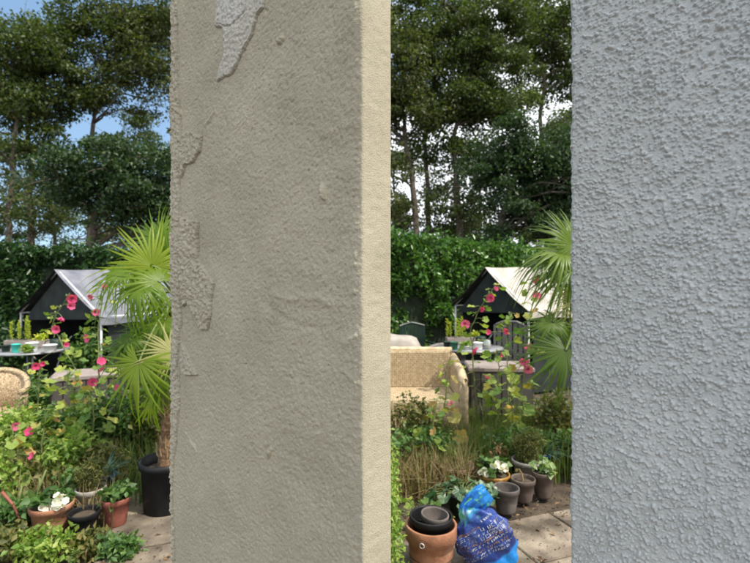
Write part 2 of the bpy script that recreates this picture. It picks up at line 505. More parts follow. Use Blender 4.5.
def seg_dist(u, v, pts):
    d = np.full(u.shape, 9.0)
    for (x1, y1), (x2, y2) in zip(pts[:-1], pts[1:]):
        L2 = (x2-x1)**2+(y2-y1)**2
        t = np.clip(((u-x1)*(x2-x1)+(v-y1)*(y2-y1))/L2, 0, 1)
        d = np.minimum(d, np.hypot(u-x1-t*(x2-x1), v-y1-t*(y2-y1)))
    return d

def splat(hf, u0, v0, st, us, vs, rad, hgt, ang, asp):
    nv, nu = hf.shape
    for u, v, r, h, a, q in zip(us, vs, rad, hgt, ang, asp):
        w = int(r*q*1.25/st)+2
        i = int((u-u0)/st); j = int((v-v0)/st)
        a0, a1, b0, b1 = max(0, j-w), min(nv, j+w+1), max(0, i-w), min(nu, i+w+1)
        if a0 >= a1 or b0 >= b1: continue
        vv = (np.arange(a0, a1)*st+v0-v)[:, None]; uu = (np.arange(b0, b1)*st+u0-u)[None, :]
        x = uu*math.cos(a)+vv*math.sin(a); y = -uu*math.sin(a)+vv*math.cos(a)
        k = (x/(r*q))**2+(y/r)**2
        bump = h*np.clip(1-k, 0, 1)**0.7
        hf[a0:a1, b0:b1] = np.maximum(hf[a0:a1, b0:b1], bump)

def build_wall(name, label, fr, U, Udense, thick, hf_fun, m, m_core, height=2.75):
    A, ND, DD = fr
    st = 0.0018
    u = np.arange(0, Udense+st/2, st)
    if U > Udense+0.01: u = np.concatenate([u, np.linspace(Udense, U, 12)[1:]])
    else: u[-1] = U
    v = np.arange(0.62, 2.46, st)
    nd = len(v)
    hf, patch = hf_fun(u[:int(round(Udense/st))+1] if U > Udense+0.01 else u, v, st)
    nu0 = hf.shape[1]
    if nu0 < len(u):
        hf = np.concatenate([hf, np.zeros((nd, len(u)-nu0))], 1)
        patch = np.concatenate([patch, np.zeros((nd, len(u)-nu0))], 1)
    vl = np.linspace(-0.03, 0.62, 12)[:-1]; vh = np.linspace(v[-1], height, 8)[1:]
    hf = np.concatenate([np.zeros((len(vl), len(u))), hf, np.zeros((len(vh), len(u)))], 0)
    patch = np.concatenate([np.zeros((len(vl), len(u))), patch, np.zeros((len(vh), len(u)))], 0)
    v = np.concatenate([vl, v, vh])
    UU, VV = np.meshgrid(u, v)
    rnd = 0.011                                      # rounded, slightly broken corners
    e = np.clip(1-UU/rnd, 0, 1); e2 = np.clip(1-(U-UU)/rnd, 0, 1)
    e2 = np.clip(1-(U-UU)/(rnd*0.6), 0, 1)
    hf = hf*(1-0.5*e)*(1-0.85*np.clip(1-(U-UU)/0.02, 0, 1)) - rnd*(1-np.sqrt(1-e**2*0.98)) - rnd*0.6*(1-np.sqrt(1-e2**2*0.98))
    jag = 0.0022*vnoise(VV, VV*0+3, 0.02, 8)+0.0016*vnoise(VV, VV*0+9, 0.006, 9)+0.002*vnoise(VV, VV*0+5, 0.11, 10)
    US = UU + jag*np.clip(1-UU/0.02, 0, 1)
    X = A[0]+US*DD.x+hf*ND.x; Y = A[1]+US*DD.y+hf*ND.y
    nr, nc = UU.shape
    Vt = np.column_stack([X.ravel(), Y.ravel(), VV.ravel()])
    idx = (np.arange(nr-1)[:, None]*nc+np.arange(nc-1)[None, :]).ravel()
    Fc = np.column_stack([idx, idx+1, idx+1+nc, idx+nc])
    # the two returns and the top, taken back by the wall's thickness
    base = len(Vt)
    back = -ND*thick
    ext = []; fx = []
    def strip(edge, flip, wob):
        n = len(edge); s0 = base+sum(len(x) for x in ext)
        p = Vt[edge].copy()
        rows = 14
        for r_ in range(1, rows+1):
            t = r_/rows
            q = p.copy(); q[:, 0] += back.x*t; q[:, 1] += back.y*t
            nz_ = wob*vnoise(q[:, 2], np.full(n, t*thick*1.0+2), 0.012, 31)*(0 if r_ == rows else 1)
            q[:, 0] += DD.x*nz_; q[:, 1] += DD.y*nz_
            ext.append(q)
        prev = np.asarray(edge)
        for r_ in range(rows):
            cur = s0+r_*n+np.arange(n)
            a, b = prev[:-1], prev[1:]; c, d = cur[1:], cur[:-1]
            fx.append(np.column_stack([a, b, c, d] if flip else [d, c, b, a]))
            prev = cur
    strip(np.arange(nr)*nc, True, 0.002)
    strip(np.arange(nr)*nc+nc-1, False, 0.0006)
    strip((nr-1)*nc+np.arange(nc), True, 0)
    Vt = np.concatenate([Vt]+ext, 0); Fc = np.concatenate([Fc]+fx, 0)
    root = thing(name, label, 'wall', (A[0], A[1], 0))
    Vt[:, 0] -= A[0]; Vt[:, 1] -= A[1]
    me = nmesh('painted_render', Vt, Fc, True)
    at = me.attributes.new('patch', 'FLOAT', 'POINT')
    pv = np.zeros(len(Vt), np.float32); pv[:patch.size] = patch.ravel(); at.data.foreach_set('value', pv)
    put('painted_render', me, m, root)
    core = MB()
    cu, ct = (U)/2, thick/2+0.012
    core.box((DD.x*cu-ND.x*ct, DD.y*cu-ND.y*ct, height/2-0.03), (U-0.05, thick-0.03, height-0.05), rz=math.atan2(DD.y, DD.x))
    core.build('masonry_core', m_core, root)
    return root

A1 = frame(-205/480*1.45, 1.45, -0.65, -0.76)
A2 = frame((570.5-375)/480*1.40, 1.40, -0.60, -0.80)

def hf_before(u, v, st):
    UU, VV = np.meshgrid(u, v)
    hf = 0.0035*vnoise(UU, VV, 0.16, 1)+0.0013*rnoise(UU, VV, 0.06, 2)
    ru, rv = UU*0.86+VV*0.5, -UU*0.5+VV*0.86
    big = np.clip(0.35+UU*1.0, 0.35, 1.1)
    tro = np.clip(0.5+0.9*vnoise(UU, VV, 0.12, 17), 0, 1)
    hf += (0.0010*rnoise(ru, rv*1.9, 0.019, 3)*tro+0.0009*rnoise(ru, rv*1.5, 0.0105, 4))*big
    hf += 0.0008*rnoise(UU, VV, 0.0065, 5)+0.00075*rnoise(UU, VV, 0.0040, 6)
    hf *= 1.2
    pit = rnoise(UU, VV, 0.009, 15)
    hf -= 0.0022*np.clip(pit-0.5, 0, 1)*2
    wu = UU+0.003*vnoise(UU, VV, 0.02, 12)+0.0012*vnoise(UU, VV, 0.006, 13)
    wv = VV+0.003*vnoise(UU, VV, 0.02, 14)
    def poly(pts):
        a, b = wall_uv(A1, [p[0] for p in pts], [p[1] for p in pts])
        return list(zip(a, b))
    rough = 0.0012*rnoise(UU, VV, 0.0085, 21)+0.0008*rnoise(UU, VV, 0.0052, 22)
    patch = np.zeros(UU.shape)
    def raise_(pts, h, shade, rg=1.0):
        m_ = in_poly(wu, wv, poly(pts))
        hf[m_] += h*1.15+rough[m_]*rg*1.7
        patch[m_] = np.maximum(patch[m_], shade)
        for k_ in (1, 2):
            sh = np.zeros_like(m_); sh[:-k_, k_:] = m_[k_:, :-k_]
            sh2 = np.zeros_like(m_); sh2[:-k_, :] = m_[k_:, :]
            gr = (sh | sh2) & ~m_
            hf[gr] -= 0.0020
    # old coat left standing where the top coat has come away
    raise_([(221, -25), (266, -25), (263, 8), (257, 14), (252, 34), (244, 48), (238, 62), (231, 74), (217, 81), (220, 70), (226, 52), (224, 28), (216, 26)], 0.0046, 0.55, 1.0)
    raise_([(222, -20), (250, -20), (246, 10), (232, 26), (218, 24)], 0.0005, 0.9, 0.4)
    raise_([(184, 134), (192, 132), (203, 136), (201, 152), (195, 162), (187, 165), (182, 178), (181, 150)], 0.0058, 0.12, 1.5)
    raise_([(182, 218), (200, 222), (198, 240), (197, 258), (204, 268), (213, 282), (210, 318), (207, 331), (200, 329), (194, 312), (186, 303), (181, 306), (180, 250)], 0.0056, 0.1, 2.2)
    raise_([(180, 340), (187, 352), (198, 374), (190, 375), (183, 372), (181, 356)], 0.005, 0.1, 1.5)
    raise_([(160, -30), (177, -30), (176, 60), (180, 120), (179, 200), (180, 300), (177, 370), (180, 400), (176, 440), (173, 470), (174, 560), (160, 560)], 0.0032, 0.1, 1.9)
    # crack running down the corner
    cu, cv = wall_uv(A1, [177, 178, 181, 180, 182, 179, 181, 179, 177, 176, 174, 172], [20, 70, 120, 190, 250, 305, 345, 395, 425, 440, 460, 490])
    dd = seg_dist(wu, wv, list(zip(cu, cv)))
    gate = vnoise(VV, UU*0+2, 0.09, 44) > -0.25
    hf -= 0.010*np.exp(-(dd/0.0028)**2)*gate
    # ridges left by the trowel
    def ridge(pts, h, w):
        a, b = wall_uv(A1, [p[0] for p in pts], [p[1] for p in pts])
        d_ = seg_dist(wu, wv, list(zip(a, b)))
        return 1.8*h*np.exp(-(d_/w)**2)
    hf[:] += ridge([(272, 294), (290, 300), (318, 297), (332, 305)], 0.0017, 0.009)
    hf[:] += ridge([(326, 136), (340, 128), (365, 120)], 0.0014, 0.010)
    hf[:] += ridge([(345, 372), (356, 382), (366, 388)], 0.0014, 0.007)
    hf[:] += ridge([(345, 344), (355, 336), (366, 332)], 0.0016, 0.008)
    hf[:] += ridge([(200, 138), (207, 124), (215, 112)], 0.002, 0.004)
    hf[:] += ridge([(262, 300), (285, 320), (320, 330)], -0.0011, 0.010)
    hf[:] += ridge([(183, 430), (195, 452)], 0.0016, 0.003)
    # stuck nodules
    for (px, py, r_, h_, an) in ((323, 192, 0.0115, 0.009, 0.6), (281, 39, 0.010, 0.006, 1.2), (269, 453, 0.011, 0.007, -0.7), (293, 375, 0.005, 0.004, 0), (181, 113, 0.007, 0.005, 0.3)):
        a, b = wall_uv(A1, [px], [py])
        t = np.zeros_like(hf)
        for q_ in range(4):
            splat(t, u[0], v[0], st, [a[0]+rng.normal(0, r_*.28)], [b[0]+rng.normal(0, r_*.4)], [r_*rng.uniform(.5, .75)], [h_*rng.uniform(1.0, 1.6)], [an+1.57], [1.7])
        hf[:] += t
    return hf, patch

def hf_after(u, v, st):
    UU, VV = np.meshgrid(u, v)
    r = np.random.default_rng(77)
    hf = 0.003*vnoise(UU, VV, 0.15, 51)+0.0015*vnoise(UU, VV, 0.05, 52)
    hf += 0.0007*rnoise(UU, VV, 0.0060, 53)+0.0006*rnoise(UU, VV, 0.0038, 54)
    t = np.zeros_like(hf)
    um, v0, v1 = u[-1], v[0], v[-1]
    # fine stipple
    n = 15000
    us, vs = r.uniform(0, um, n), r.uniform(v0, v1, n)
    dens = rnoise(us, vs, 0.07, 55)
    k = r.random(n) < 0.72+0.3*dens
    us, vs = us[k], vs[k]; n = len(us)
    splat(t, 0, v0, st, us, vs, r.uniform(0.0018, 0.0036, n), r.uniform(0.0013, 0.0034, n), r.uniform(0, PI, n), r.uniform(1, 1.8, n))
    # larger blobs of roughcast, sagging a little
    n = 12000
    us, vs = um*r.random(n)**0.85, r.uniform(v0, v1, n)
    k = r.random(n) < 0.55+0.45*rnoise(us, vs, 0.05, 56)
    us, vs = us[k], vs[k]; n = len(us)
    splat(t, 0, v0, st, us, vs, r.uniform(0.0024, 0.0046, n), r.uniform(0.0026, 0.0060, n), r.normal(1.4, 0.6, n), r.uniform(1.0, 1.6, n))
    n = 900
    us, vs = um*r.random(n)**0.75, r.uniform(v0, v1, n)
    splat(t, 0, v0, st, us, vs, r.uniform(0.0036, 0.0066, n), r.uniform(0.004, 0.0075, n), r.normal(1.1, 0.6, n), r.uniform(1.0, 1.9, n))
    hf += t*1.55
    # dragged diagonal ridges low on the wall and one above
    wu = UU+0.006*vnoise(UU, VV, 0.02, 60); wv = VV+0.006*vnoise(UU, VV, 0.02, 61)
    for pts, h, w in (([(632, 425), (660, 470), (685, 515), (700, 552)], 0.0035, 0.007), ([(612, 440), (650, 500), (672, 560)], 0.0025, 0.006),
                      ([(742, 330), (728, 430), (712, 520)], 0.0028, 0.008), ([(600, 190), (640, 205), (650, 230)], 0.0028, 0.007),
                      ([(660, 120), (690, 90), (705, 70)], 0.003, 0.007)):
        a, b = wall_uv(A2, [p[0] for p in pts], [p[1] for p in pts])
        d_ = seg_dist(wu, wv, list(zip(a, b)))
        hf += h*np.exp(-(d_/w)**2)*(0.6+0.6*vnoise(UU, VV, 0.015, 62))
    return hf, np.zeros_like(hf)

M_W1 = wallmat('old_beige_paint', (0.35, 0.318, 0.232), (0.455, 0.412, 0.31), (0.53, 0.515, 0.47), 330, 0.8)
M_W2 = wallmat('fresh_grey_paint', (0.43, 0.455, 0.452), (0.485, 0.508, 0.505), (0.5, 0.5, 0.5), 300, 0.7)
M_CORE = mat('masonry', (0.3, 0.28, 0.25), (0.4, 0.38, 0.34), 0.9, 20)
U1 = 0.785
build_wall('rendered_wall', 'old beige painted wall with flaking patches, cracked corner and trowel ridges', A1, U1, U1, 0.08, hf_before, M_W1, M_CORE)
build_wall('rendered_wall', 'freshly painted blue-grey wall with bumpy roughcast finish', A2, 1.5, 0.62, 0.26, hf_after, M_W2, M_CORE)

# ------------------------------------------------------------------ trees
def tree(name, label, Y, trunk_px, rad, crowns, nleaf, size, lm, seed, group='trees beyond the hedges', limbs=26, twig=0.6):
    """trunk_px: pixel path of the stem at depth Y; crowns: (px, py, rx, ry, weight) clumps"""
    r = np.random.default_rng(seed)
    tp = [P(px, py, Y) for px, py in trunk_px]
    base = Vector((tp[0].x, tp[0].y, -0.05))
    root = thing(name, label, 'tree', base, 0, group)
    path = [base] + tp
    mb = MB()
    # smooth resample
    fine = []
    for i in range(len(path)-1):
        for k in range(5):
            q = path[i].lerp(path[i+1], k/5)
            fine.append(q+Vector(r.normal(0, 0.025, 3)))
    fine.append(path[-1])
    n = len(fine)
    mb.tube([p-base for p in fine], [rad*(1.25 if i == 0 else 1)*(1-0.72*i/(n-1)) for i in range(n)], 8)
    pxm = Y/F
    W = np.array([c[4]*c[2]*c[3] for c in crowns]); W = W/W.sum()
    pts = []; sizes = []
    nclump = 0
    for (px, py, rx, ry, wt), w in zip(crowns, W):
        N = int(nleaf*w*(2.6 if px > 375 else 1.95))
        c = P(px, py, Y)
        k = max(8, int(rx*ry/38))
        cc = ball(k, (c.x, c.y, c.z), (rx*pxm*0.92, max(1.3, rx*pxm*0.75), ry*pxm*0.92), 0.15, r)
        per = max(8, N//k)
        for q in cc:
            s_ = r.uniform(0.22, 0.55)
            m_ = int(per*r.uniform(0.55, 1.45))
            pts.append(ball(m_, q, (s_*1.25, s_*1.15, s_*0.62), 0.25, r))
        # limbs reach the clumps
        L = min(len(cc), max(3, int(limbs*w*1.6)))
        for q in cc[:L]:
            q = Vector(q)
            cand = [i for i in range(n//4, n) if fine[i].z < q.z+0.1] or [n//3]
            j = min(cand, key=lambda i: (fine[i]-q).length + 0.5*abs(q.z-0.7*(q-fine[i]).length-fine[i].z))
            ln = (q-fine[j]).length
            rr = min(rad*(1-0.72*j/(n-1))*0.62, 0.014+0.016*ln)
            cpts = curve(fine[j], q, 0.08*ln, 6, r.normal(0, 0.06*ln, 3))
            cpts = [p+Vector(r.normal(0, 0.03, 3)) if 0 < i < 6 else p for i, p in enumerate(cpts)]
            mb.tube([p-base for p in cpts], [rr*(1-0.8*i/6) for i in range(7)], 5)
            for _ in range(3):                        # twigs
                e = q+Vector(r.normal(0, twig*0.7, 3))
                st_ = cpts[int(r.integers(3, 6))]
                mb.tube([p-base for p in curve(st_, e, 0.05, 3)], [rr*0.4, rr*0.3, rr*0.22, rr*0.1], 4)
    mb.build('trunk', M_BARK, root, True)
    pts = np.concatenate(pts)-np.array(base)
    leaf_cloud('crown', pts, r.uniform(size*0.42, size*0.95, len(pts)), lm, root, aspect=0.62, up=0.5, r=r)
    return root

# left view
tree('oak_tree', 'tall slim tree at the far left edge, its thin trunk rising from the dark hedge', 14.5, [(9, 250), (10, 190), (17, 120), (12, 55)], 0.11,
     [(5, 90, 45, 40, 1), (25, 45, 40, 28, 1), (-25, 60, 50, 55, .8), (5, 150, 34, 26, .5), (15, 200, 32, 30, .35)], 9000, 0.15, L_OAK, 1)
tree('oak_tree', 'tree with forked trunk, second from the left edge, under the blue sky corner', 15.5, [(31, 250), (31, 180), (28, 130), (42, 70)], 0.13,
     [(48, 55, 42, 40, 1), (70, 95, 45, 30, 1), (30, 110, 38, 22, .9), (80, 22, 40, 28, .9), (45, 150, 34, 24, .6), (42, 208, 34, 30, .38)], 13000, 0.15, L_OAK, 2)
tree('oak_tree', 'tree with pale bronze leaves and gaps of blue sky next to the beige wall', 16.0, [(89, 252), (90, 180), (95, 110), (118, 50)], 0.13,
     [(120, 40, 50, 34, 1), (150, 70, 36, 34, 1), (110, 85, 45, 22, .9), (165, 25, 45, 40, .9), (185, 85, 40, 40, .6), (130, 5, 60, 26, 1), (110, 225, 30, 20, .25), (140, 105, 26, 12, .5)], 14000, 0.15, L_OAKB, 3)
tree('maple_tree', 'dense low dark green tree above the tent by the beige wall', 13.0, [(92, 252), (95, 215), (104, 180), (106, 150)], 0.13,
     [(100, 165, 46, 34, 1), (132, 180, 38, 36, 1), (75, 185, 32, 26, .9), (150, 205, 34, 34, 1), (115, 215, 40, 20, .6), (165, 165, 24, 24, .6), (180, 215, 30, 30, .6)], 17000, 0.14, L_DENSE, 4)
# right view
tree('oak_tree', 'slim bronze-tinged tree at the left end of the brighter hedge', 14.5, [(417, 250), (414, 190), (405, 130), (402, 80)], 0.13,
     [(398, 85, 42, 42, 1), (415, 120, 36, 22, .9), (372, 110, 45, 60, .8), (398, 45, 36, 26, .8), (400, 190, 32, 44, .40)], 10000, 0.14, L_OAKB, 5)
tree('oak_tree', 'thin double-stemmed tree in front of white sky, left of the thickest trunk', 15.5, [(430, 250), (428, 190), (424, 130), (436, 70)], 0.12,
     [(440, 60, 42, 36, 1), (440, 105, 40, 24, 1), (420, 30, 50, 28, 1), (432, 150, 32, 24, .6), (440, 5, 60, 24, 1), (436, 212, 32, 32, .4)], 12000, 0.14, L_OAK, 6)
tree('oak_tree', 'tree with the thickest dark trunk, its crown filling the middle of the pale sky', 15.0, [(461, 252), (458, 200), (454, 140), (470, 70)], 0.16,
     [(485, 65, 46, 34, 1), (500, 105, 42, 24, 1), (470, 110, 40, 26, 1), (500, 25, 55, 28, 1), (475, 150, 34, 24, .65), (472, 205, 28, 34, .42)], 13000, 0.14, L_OAK, 7)
tree('maple_tree', 'dense low dark green tree above the white tent roof by the grey wall', 13.0, [(497, 255), (502, 215), (515, 180), (522, 150)], 0.14,
     [(515, 150, 42, 28, 1), (545, 170, 36, 36, 1), (492, 175, 34, 26, .9), (560, 210, 40, 34, 1), (525, 210, 42, 28, 1), (570, 160, 30, 34, .8), (590, 205, 40, 40, .6), (500, 238, 30, 14, .5)], 20000, 0.13, L_DENSE, 8)
tree('oak_tree', 'tall tree rising behind the dense dark tree beside the grey wall', 16.5, [(548, 255), (546, 180), (540, 120), (548, 50)], 0.15,
     [(545, 60, 44, 26, 1), (560, 30, 50, 30, 1), (585, 70, 40, 50, .8), (540, 0, 60, 30, 1), (530, 95, 32, 20, .9), (560, 128, 22, 12, .5)], 12000, 0.14, L_OAK, 9)

for (lab, Yd, tr, cr_, lm_, sd_) in (
        ('thin distant tree seen between the leftmost trunks', 20, [(55, 250), (52, 200), (58, 150)], [(55, 165, 30, 24, 1), (50, 215, 32, 24, .8), (22, 180, 24, 26, .7), (75, 235, 30, 12, .8)], L_OAKB, 301),
        ('thin distant tree behind the dense dark tree on the left', 20, [(140, 252), (142, 200), (150, 140)], [(150, 130, 26, 22, .9), (128, 238, 34, 12, 1), (165, 150, 22, 22, .8), (160, 235, 30, 16, 1)], L_OAK, 302),
        ('distant spindly tree at the far left above the hedge', 21, [(-8, 250), (-6, 190), (0, 140)], [(-5, 140, 26, 24, .8), (0, 205, 28, 34, .8), (20, 238, 30, 12, .8)], L_OAK, 303),
        ('thin distant tree between the two slim stems on the right', 20, [(396, 250), (395, 200), (392, 150)], [(395, 160, 26, 26, .8), (405, 220, 28, 28, .7), (420, 240, 30, 10, .8)], L_OAK, 304),
        ('thin distant tree right of the thickest trunk', 20, [(478, 252), (480, 200), (474, 150)], [(470, 165, 24, 26, .8), (455, 225, 30, 26, .7), (480, 235, 30, 14, .9), (440, 180, 20, 26, .6)], L_OAKB, 305),
        ('distant tree filling the gap beside the grey wall', 21, [(560, 252), (562, 190), (565, 140)], [(560, 130, 28, 24, .8), (540, 235, 36, 18, 1), (580, 130, 26, 30, .8)], L_OAK, 306)):
    tree('slender_tree', lab, Yd, tr, .09, cr_, 4200, .15, lm_, sd_, limbs=30)

# ------------------------------------------------------------------ hedges
def hedge(label, a, b, za, zb, thick, n, lm, seed):
    r = np.random.default_rng(seed)
    a = Vector((a[0], a[1], 0)); b = Vector((b[0], b[1], 0))
    root = thing('hedge', label, 'hedge', a)
    d = (b-a); L = d.length; d.normalize()
    nrm = Vector((d.y, -d.x, 0))
    core = MB()
    prev = None
    nS = 30
    for i in range(nS+1):
        t = i/nS; zt = za+(zb-za)*t-0.16+0.05*math.sin(i*2.1)
        c = d*(L*t)
        q = [c+nrm*(-thick/2), c+nrm*(thick/2-0.16), c+nrm*(thick/2-0.22)+Vector((0, 0, zt)), c+nrm*(-thick/2)+Vector((0, 0, zt))]
        n0 = len(core.v); core.v += [tuple(x) for x in q]
        if prev is not None:
            for k in range(4):
                core.face((prev+k, prev+(k+1) % 4, n0+(k+1) % 4, n0+k))
        prev = n0
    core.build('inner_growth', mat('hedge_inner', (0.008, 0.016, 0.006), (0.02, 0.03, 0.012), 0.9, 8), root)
    # leaves on the face and over the top
    m1 = int(n*0.8)
    t = r.random(m1); z = r.random(m1)
    zt = za+(zb-za)*t
    lump = 0.22*vnoise(t*L, z*zt, 0.55, seed+1)+0.13*vnoise(t*L, z*zt, 0.2, seed+2)
    dep = thick/2-0.06+lump-0.16*r.random(m1)**1.5 - 0.18*np.clip(z-0.93, 0, 1)/0.07
    zz = z*(zt+0.06*vnoise(t*L, t*0+1, 0.4, seed+3))
    p1 = np.array(d)[None]*(t*L)[:, None]+np.array(nrm)[None]*dep[:, None]+np.array([0, 0, 1])[None]*zz[:, None]
    m2 = n-m1
    t = r.random(m2)
    dep = r.uniform(-thick/2, thick/2, m2)
    zz = za+(zb-za)*t+0.09*vnoise(t*L, dep, 0.4, seed+3)-0.12*r.random(m2)+0.22*(r.random(m2) < 0.10)*r.random(m2)
    p2 = np.array(d)[None]*(t*L)[:, None]+np.array(nrm)[None]*dep[:, None]+np.array([0, 0, 1])[None]*zz[:, None]
    p = np.concatenate([p1, p2])
    dr = unit(r.normal(0, 0.7, (len(p), 3))+np.array(nrm)*0.5+np.array([0, 0, -0.15]))
    leaf_cloud('leaves', p, r.uniform(0.05, 0.15, len(p)), lm, root, aspect=0.46, up=0.6, d=dr, r=r)
    return root
hedge('tall dark laurel hedge behind the tent with shade-grey roof on the left', (-9.0, 8.7), (-2.6, 10.6), 2.26, 2.14, 1.0, 26000, L_HEDGED, 21)
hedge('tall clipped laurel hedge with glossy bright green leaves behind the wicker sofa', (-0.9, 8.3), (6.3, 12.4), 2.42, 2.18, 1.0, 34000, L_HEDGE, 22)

# ------------------------------------------------------------------ tents
def tent(label, PL, PR, ze, za, length, tarp):
    PL = Vector(PL); PR = Vector(PR)
    mid = (PL+PR)/2
    ex = (PR-PL); w = ex.length; ex.normalize()
    ey = Vector((-ex.y, ex.x))
    if ey.y < 0: ey = -ey
    root = thing('canopy_tent', label, 'tent', (mid.x, mid.y, 0), math.atan2(ex.y, ex.x))
    h = w/2
    # roof slopes, sagging between the poles
    for s, nm in ((1, 'roof_sheet'), (-1, 'roof_sheet')):
        n1, n2 = 10, 14
        V = []; Fc = []
        for j in range(n2+1):
            for i in range(n1+1):
                t, q = i/n1, j/n2
                x = s*(t*(h+0.06))
                z = za-(za-ze)*t*(h+0.06)/h+0.02
                sag = 0.06*math.sin(PI*t)*(0.35+abs(math.sin(PI*q*2)))+0.016*math.sin(9*q*PI+t*5)*t+0.008*math.sin(17*q+11*t)
                V.append((x, -0.06+q*(length+0.12), z-sag))
        for j in range(n2):
            for i in range(n1):
                a = j*(n1+1)+i
                Fc.append((a, a+1, a+n1+2, a+n1+1))
        me = nmesh(nm, np.array(V), np.array(Fc), True)
        o = put(nm, me, tarp, root)
        lin = put('shade_lining', me.copy(), None, o, (0, 0, -0.012)); lin.data.materials.clear(); lin.data.materials.append(M_DARKCLOTH)  # dark sheet added to stand for the shade under the roof
        if s < 0: continue
        # hem valance hanging from the eave
        mb = MB(); xs = s*(h+0.062); zb = ze-(za-ze)*0.06/h
        for j in range(14):
            y0 = -0.06+j/14*(length+0.12); y1 = -0.06+(j+1)/14*(length+0.12)
            d0, d1 = 0.07+0.01*math.sin(j*1.7), 0.07+0.01*math.sin((j+1)*1.7)
            mb.quad((xs, y0, zb+0.02), (xs, y1, zb+0.02), (xs+s*0.006, y1, zb-d1), (xs+s*0.006, y0, zb-d0))
        mb.build('hem', tarp, o)
    fr = MB()
    for y in (0.0, length):
        fr.tube([(-h, y, ze), (0, y, za), (h, y, ze)], 0.015, 6)
    fr.tube([(0, 0, za-.01), (0, length, za-.01)], 0.015, 6)
    for s in (-1, 1): fr.tube([(s*h, 0, ze-.005), (s*h, length, ze-.005)], 0.015, 6)
    fr.build('roof_frame', M_PALEMETAL, root, True)
    for s in (-1, 1):
        for y in (0, length):
            MB().tube([(s*h, y, -0.03), (s*h, y, ze)], 0.016, 8).build('pole', M_PALEMETAL, root, True)
    # dark cloth: gable flap at the front, sides and back
    def sheet(nm, pts, sub=6):
        mb = MB(); n0 = len(pts)
        mb.v = [tuple(p) for p in pts]; mb.face(range(n0))
        o = mb.build(nm, M_DARKCLOTH, root)
        sm = o.modifiers.new('t', 'SOLIDIFY'); sm.thickness = 0.004
        return o
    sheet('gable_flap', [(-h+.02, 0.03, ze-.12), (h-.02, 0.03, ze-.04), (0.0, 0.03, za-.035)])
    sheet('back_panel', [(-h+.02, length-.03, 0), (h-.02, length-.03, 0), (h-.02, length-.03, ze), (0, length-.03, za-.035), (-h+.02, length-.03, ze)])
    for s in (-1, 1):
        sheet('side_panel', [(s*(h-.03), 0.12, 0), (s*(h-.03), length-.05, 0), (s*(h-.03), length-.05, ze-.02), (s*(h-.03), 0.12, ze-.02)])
    return root
tent('small canopy tent with roof coloured grey for shade in front of the dark left hedge', (-5.62, 7.62), (-3.80, 6.66), 1.06, 1.71, 2.3, M_TARPG)
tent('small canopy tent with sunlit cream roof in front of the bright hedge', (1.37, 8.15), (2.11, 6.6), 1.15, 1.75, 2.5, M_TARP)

# ------------------------------------------------------------------ fan palms
def fan_mesh(seed, Rr=0.42, span=300, nseg=30, droop=0.16):
    """one palm fan in its own plane: hub at the origin, middle finger along +x, upper side +z"""
    r = np.random.default_rng(seed)
    V = []; Fc = []
    sp = R(span); dth = sp/nseg
    ts = (0.04, 0.2, 0.34, 0.55, 0.78, 1.0)
    for k in range(nseg):
        th = -sp/2+(k+0.5)*dth+r.normal(0, 0.02)
        L = Rr*(0.74+0.26*math.cos(th*0.6))*r.uniform(0.84, 1.08)
        bend = droop*r.uniform(0.3, 2.0); tw = r.normal(0, 0.16)
        n0 = len(V)
        for t in ts:
            full = L*0.34*dth*0.52
            half = (L*t*dth*0.52) if t < 0.35 else full*(1-((t-0.34)/0.66)**1.6)*0.95
            half = max(half, 0.0010)
            a = th+tw*max(0, t-0.35)
            cx, cy = math.cos(a), math.sin(a)
            z = -bend*L*max(0, t-0.25)**1.8*1.6
            shr = 1-0.25*min(1.5, bend)*t*t
            for s_ in (-1, 0, 1):
                zz = z+(0.55*half if s_ == 0 else 0)
                V.append((cx*L*t*shr-cy*half*s_, cy*L*t*shr+cx*half*s_, zz))
        for i in range(len(ts)-1):
            for s_ in range(2):
                a = n0+i*3+s_
                Fc.append((a, a+1, a+4, a+3))
    return nmesh('leaf', np.array(V), np.array(Fc))

FANS = [fan_mesh(100+i, 0.42, (300, 250, 280, 310)[i], (34, 32, 34, 36)[i], (0.22, 0.35, 0.75, 1.1)[i]) for i in range(4)]
FANS_Y = []
for me in FANS: me.materials.append(L_PALM)
for me in FANS[:2]:
    c = me.copy(); c.materials.clear(); c.materials.append(L_PALMY); FANS_Y.append(c)

FANS_D = []
for me in FANS:
    c = me.copy(); c.materials.clear(); c.materials.append(L_PALMD); FANS_D.append(c)

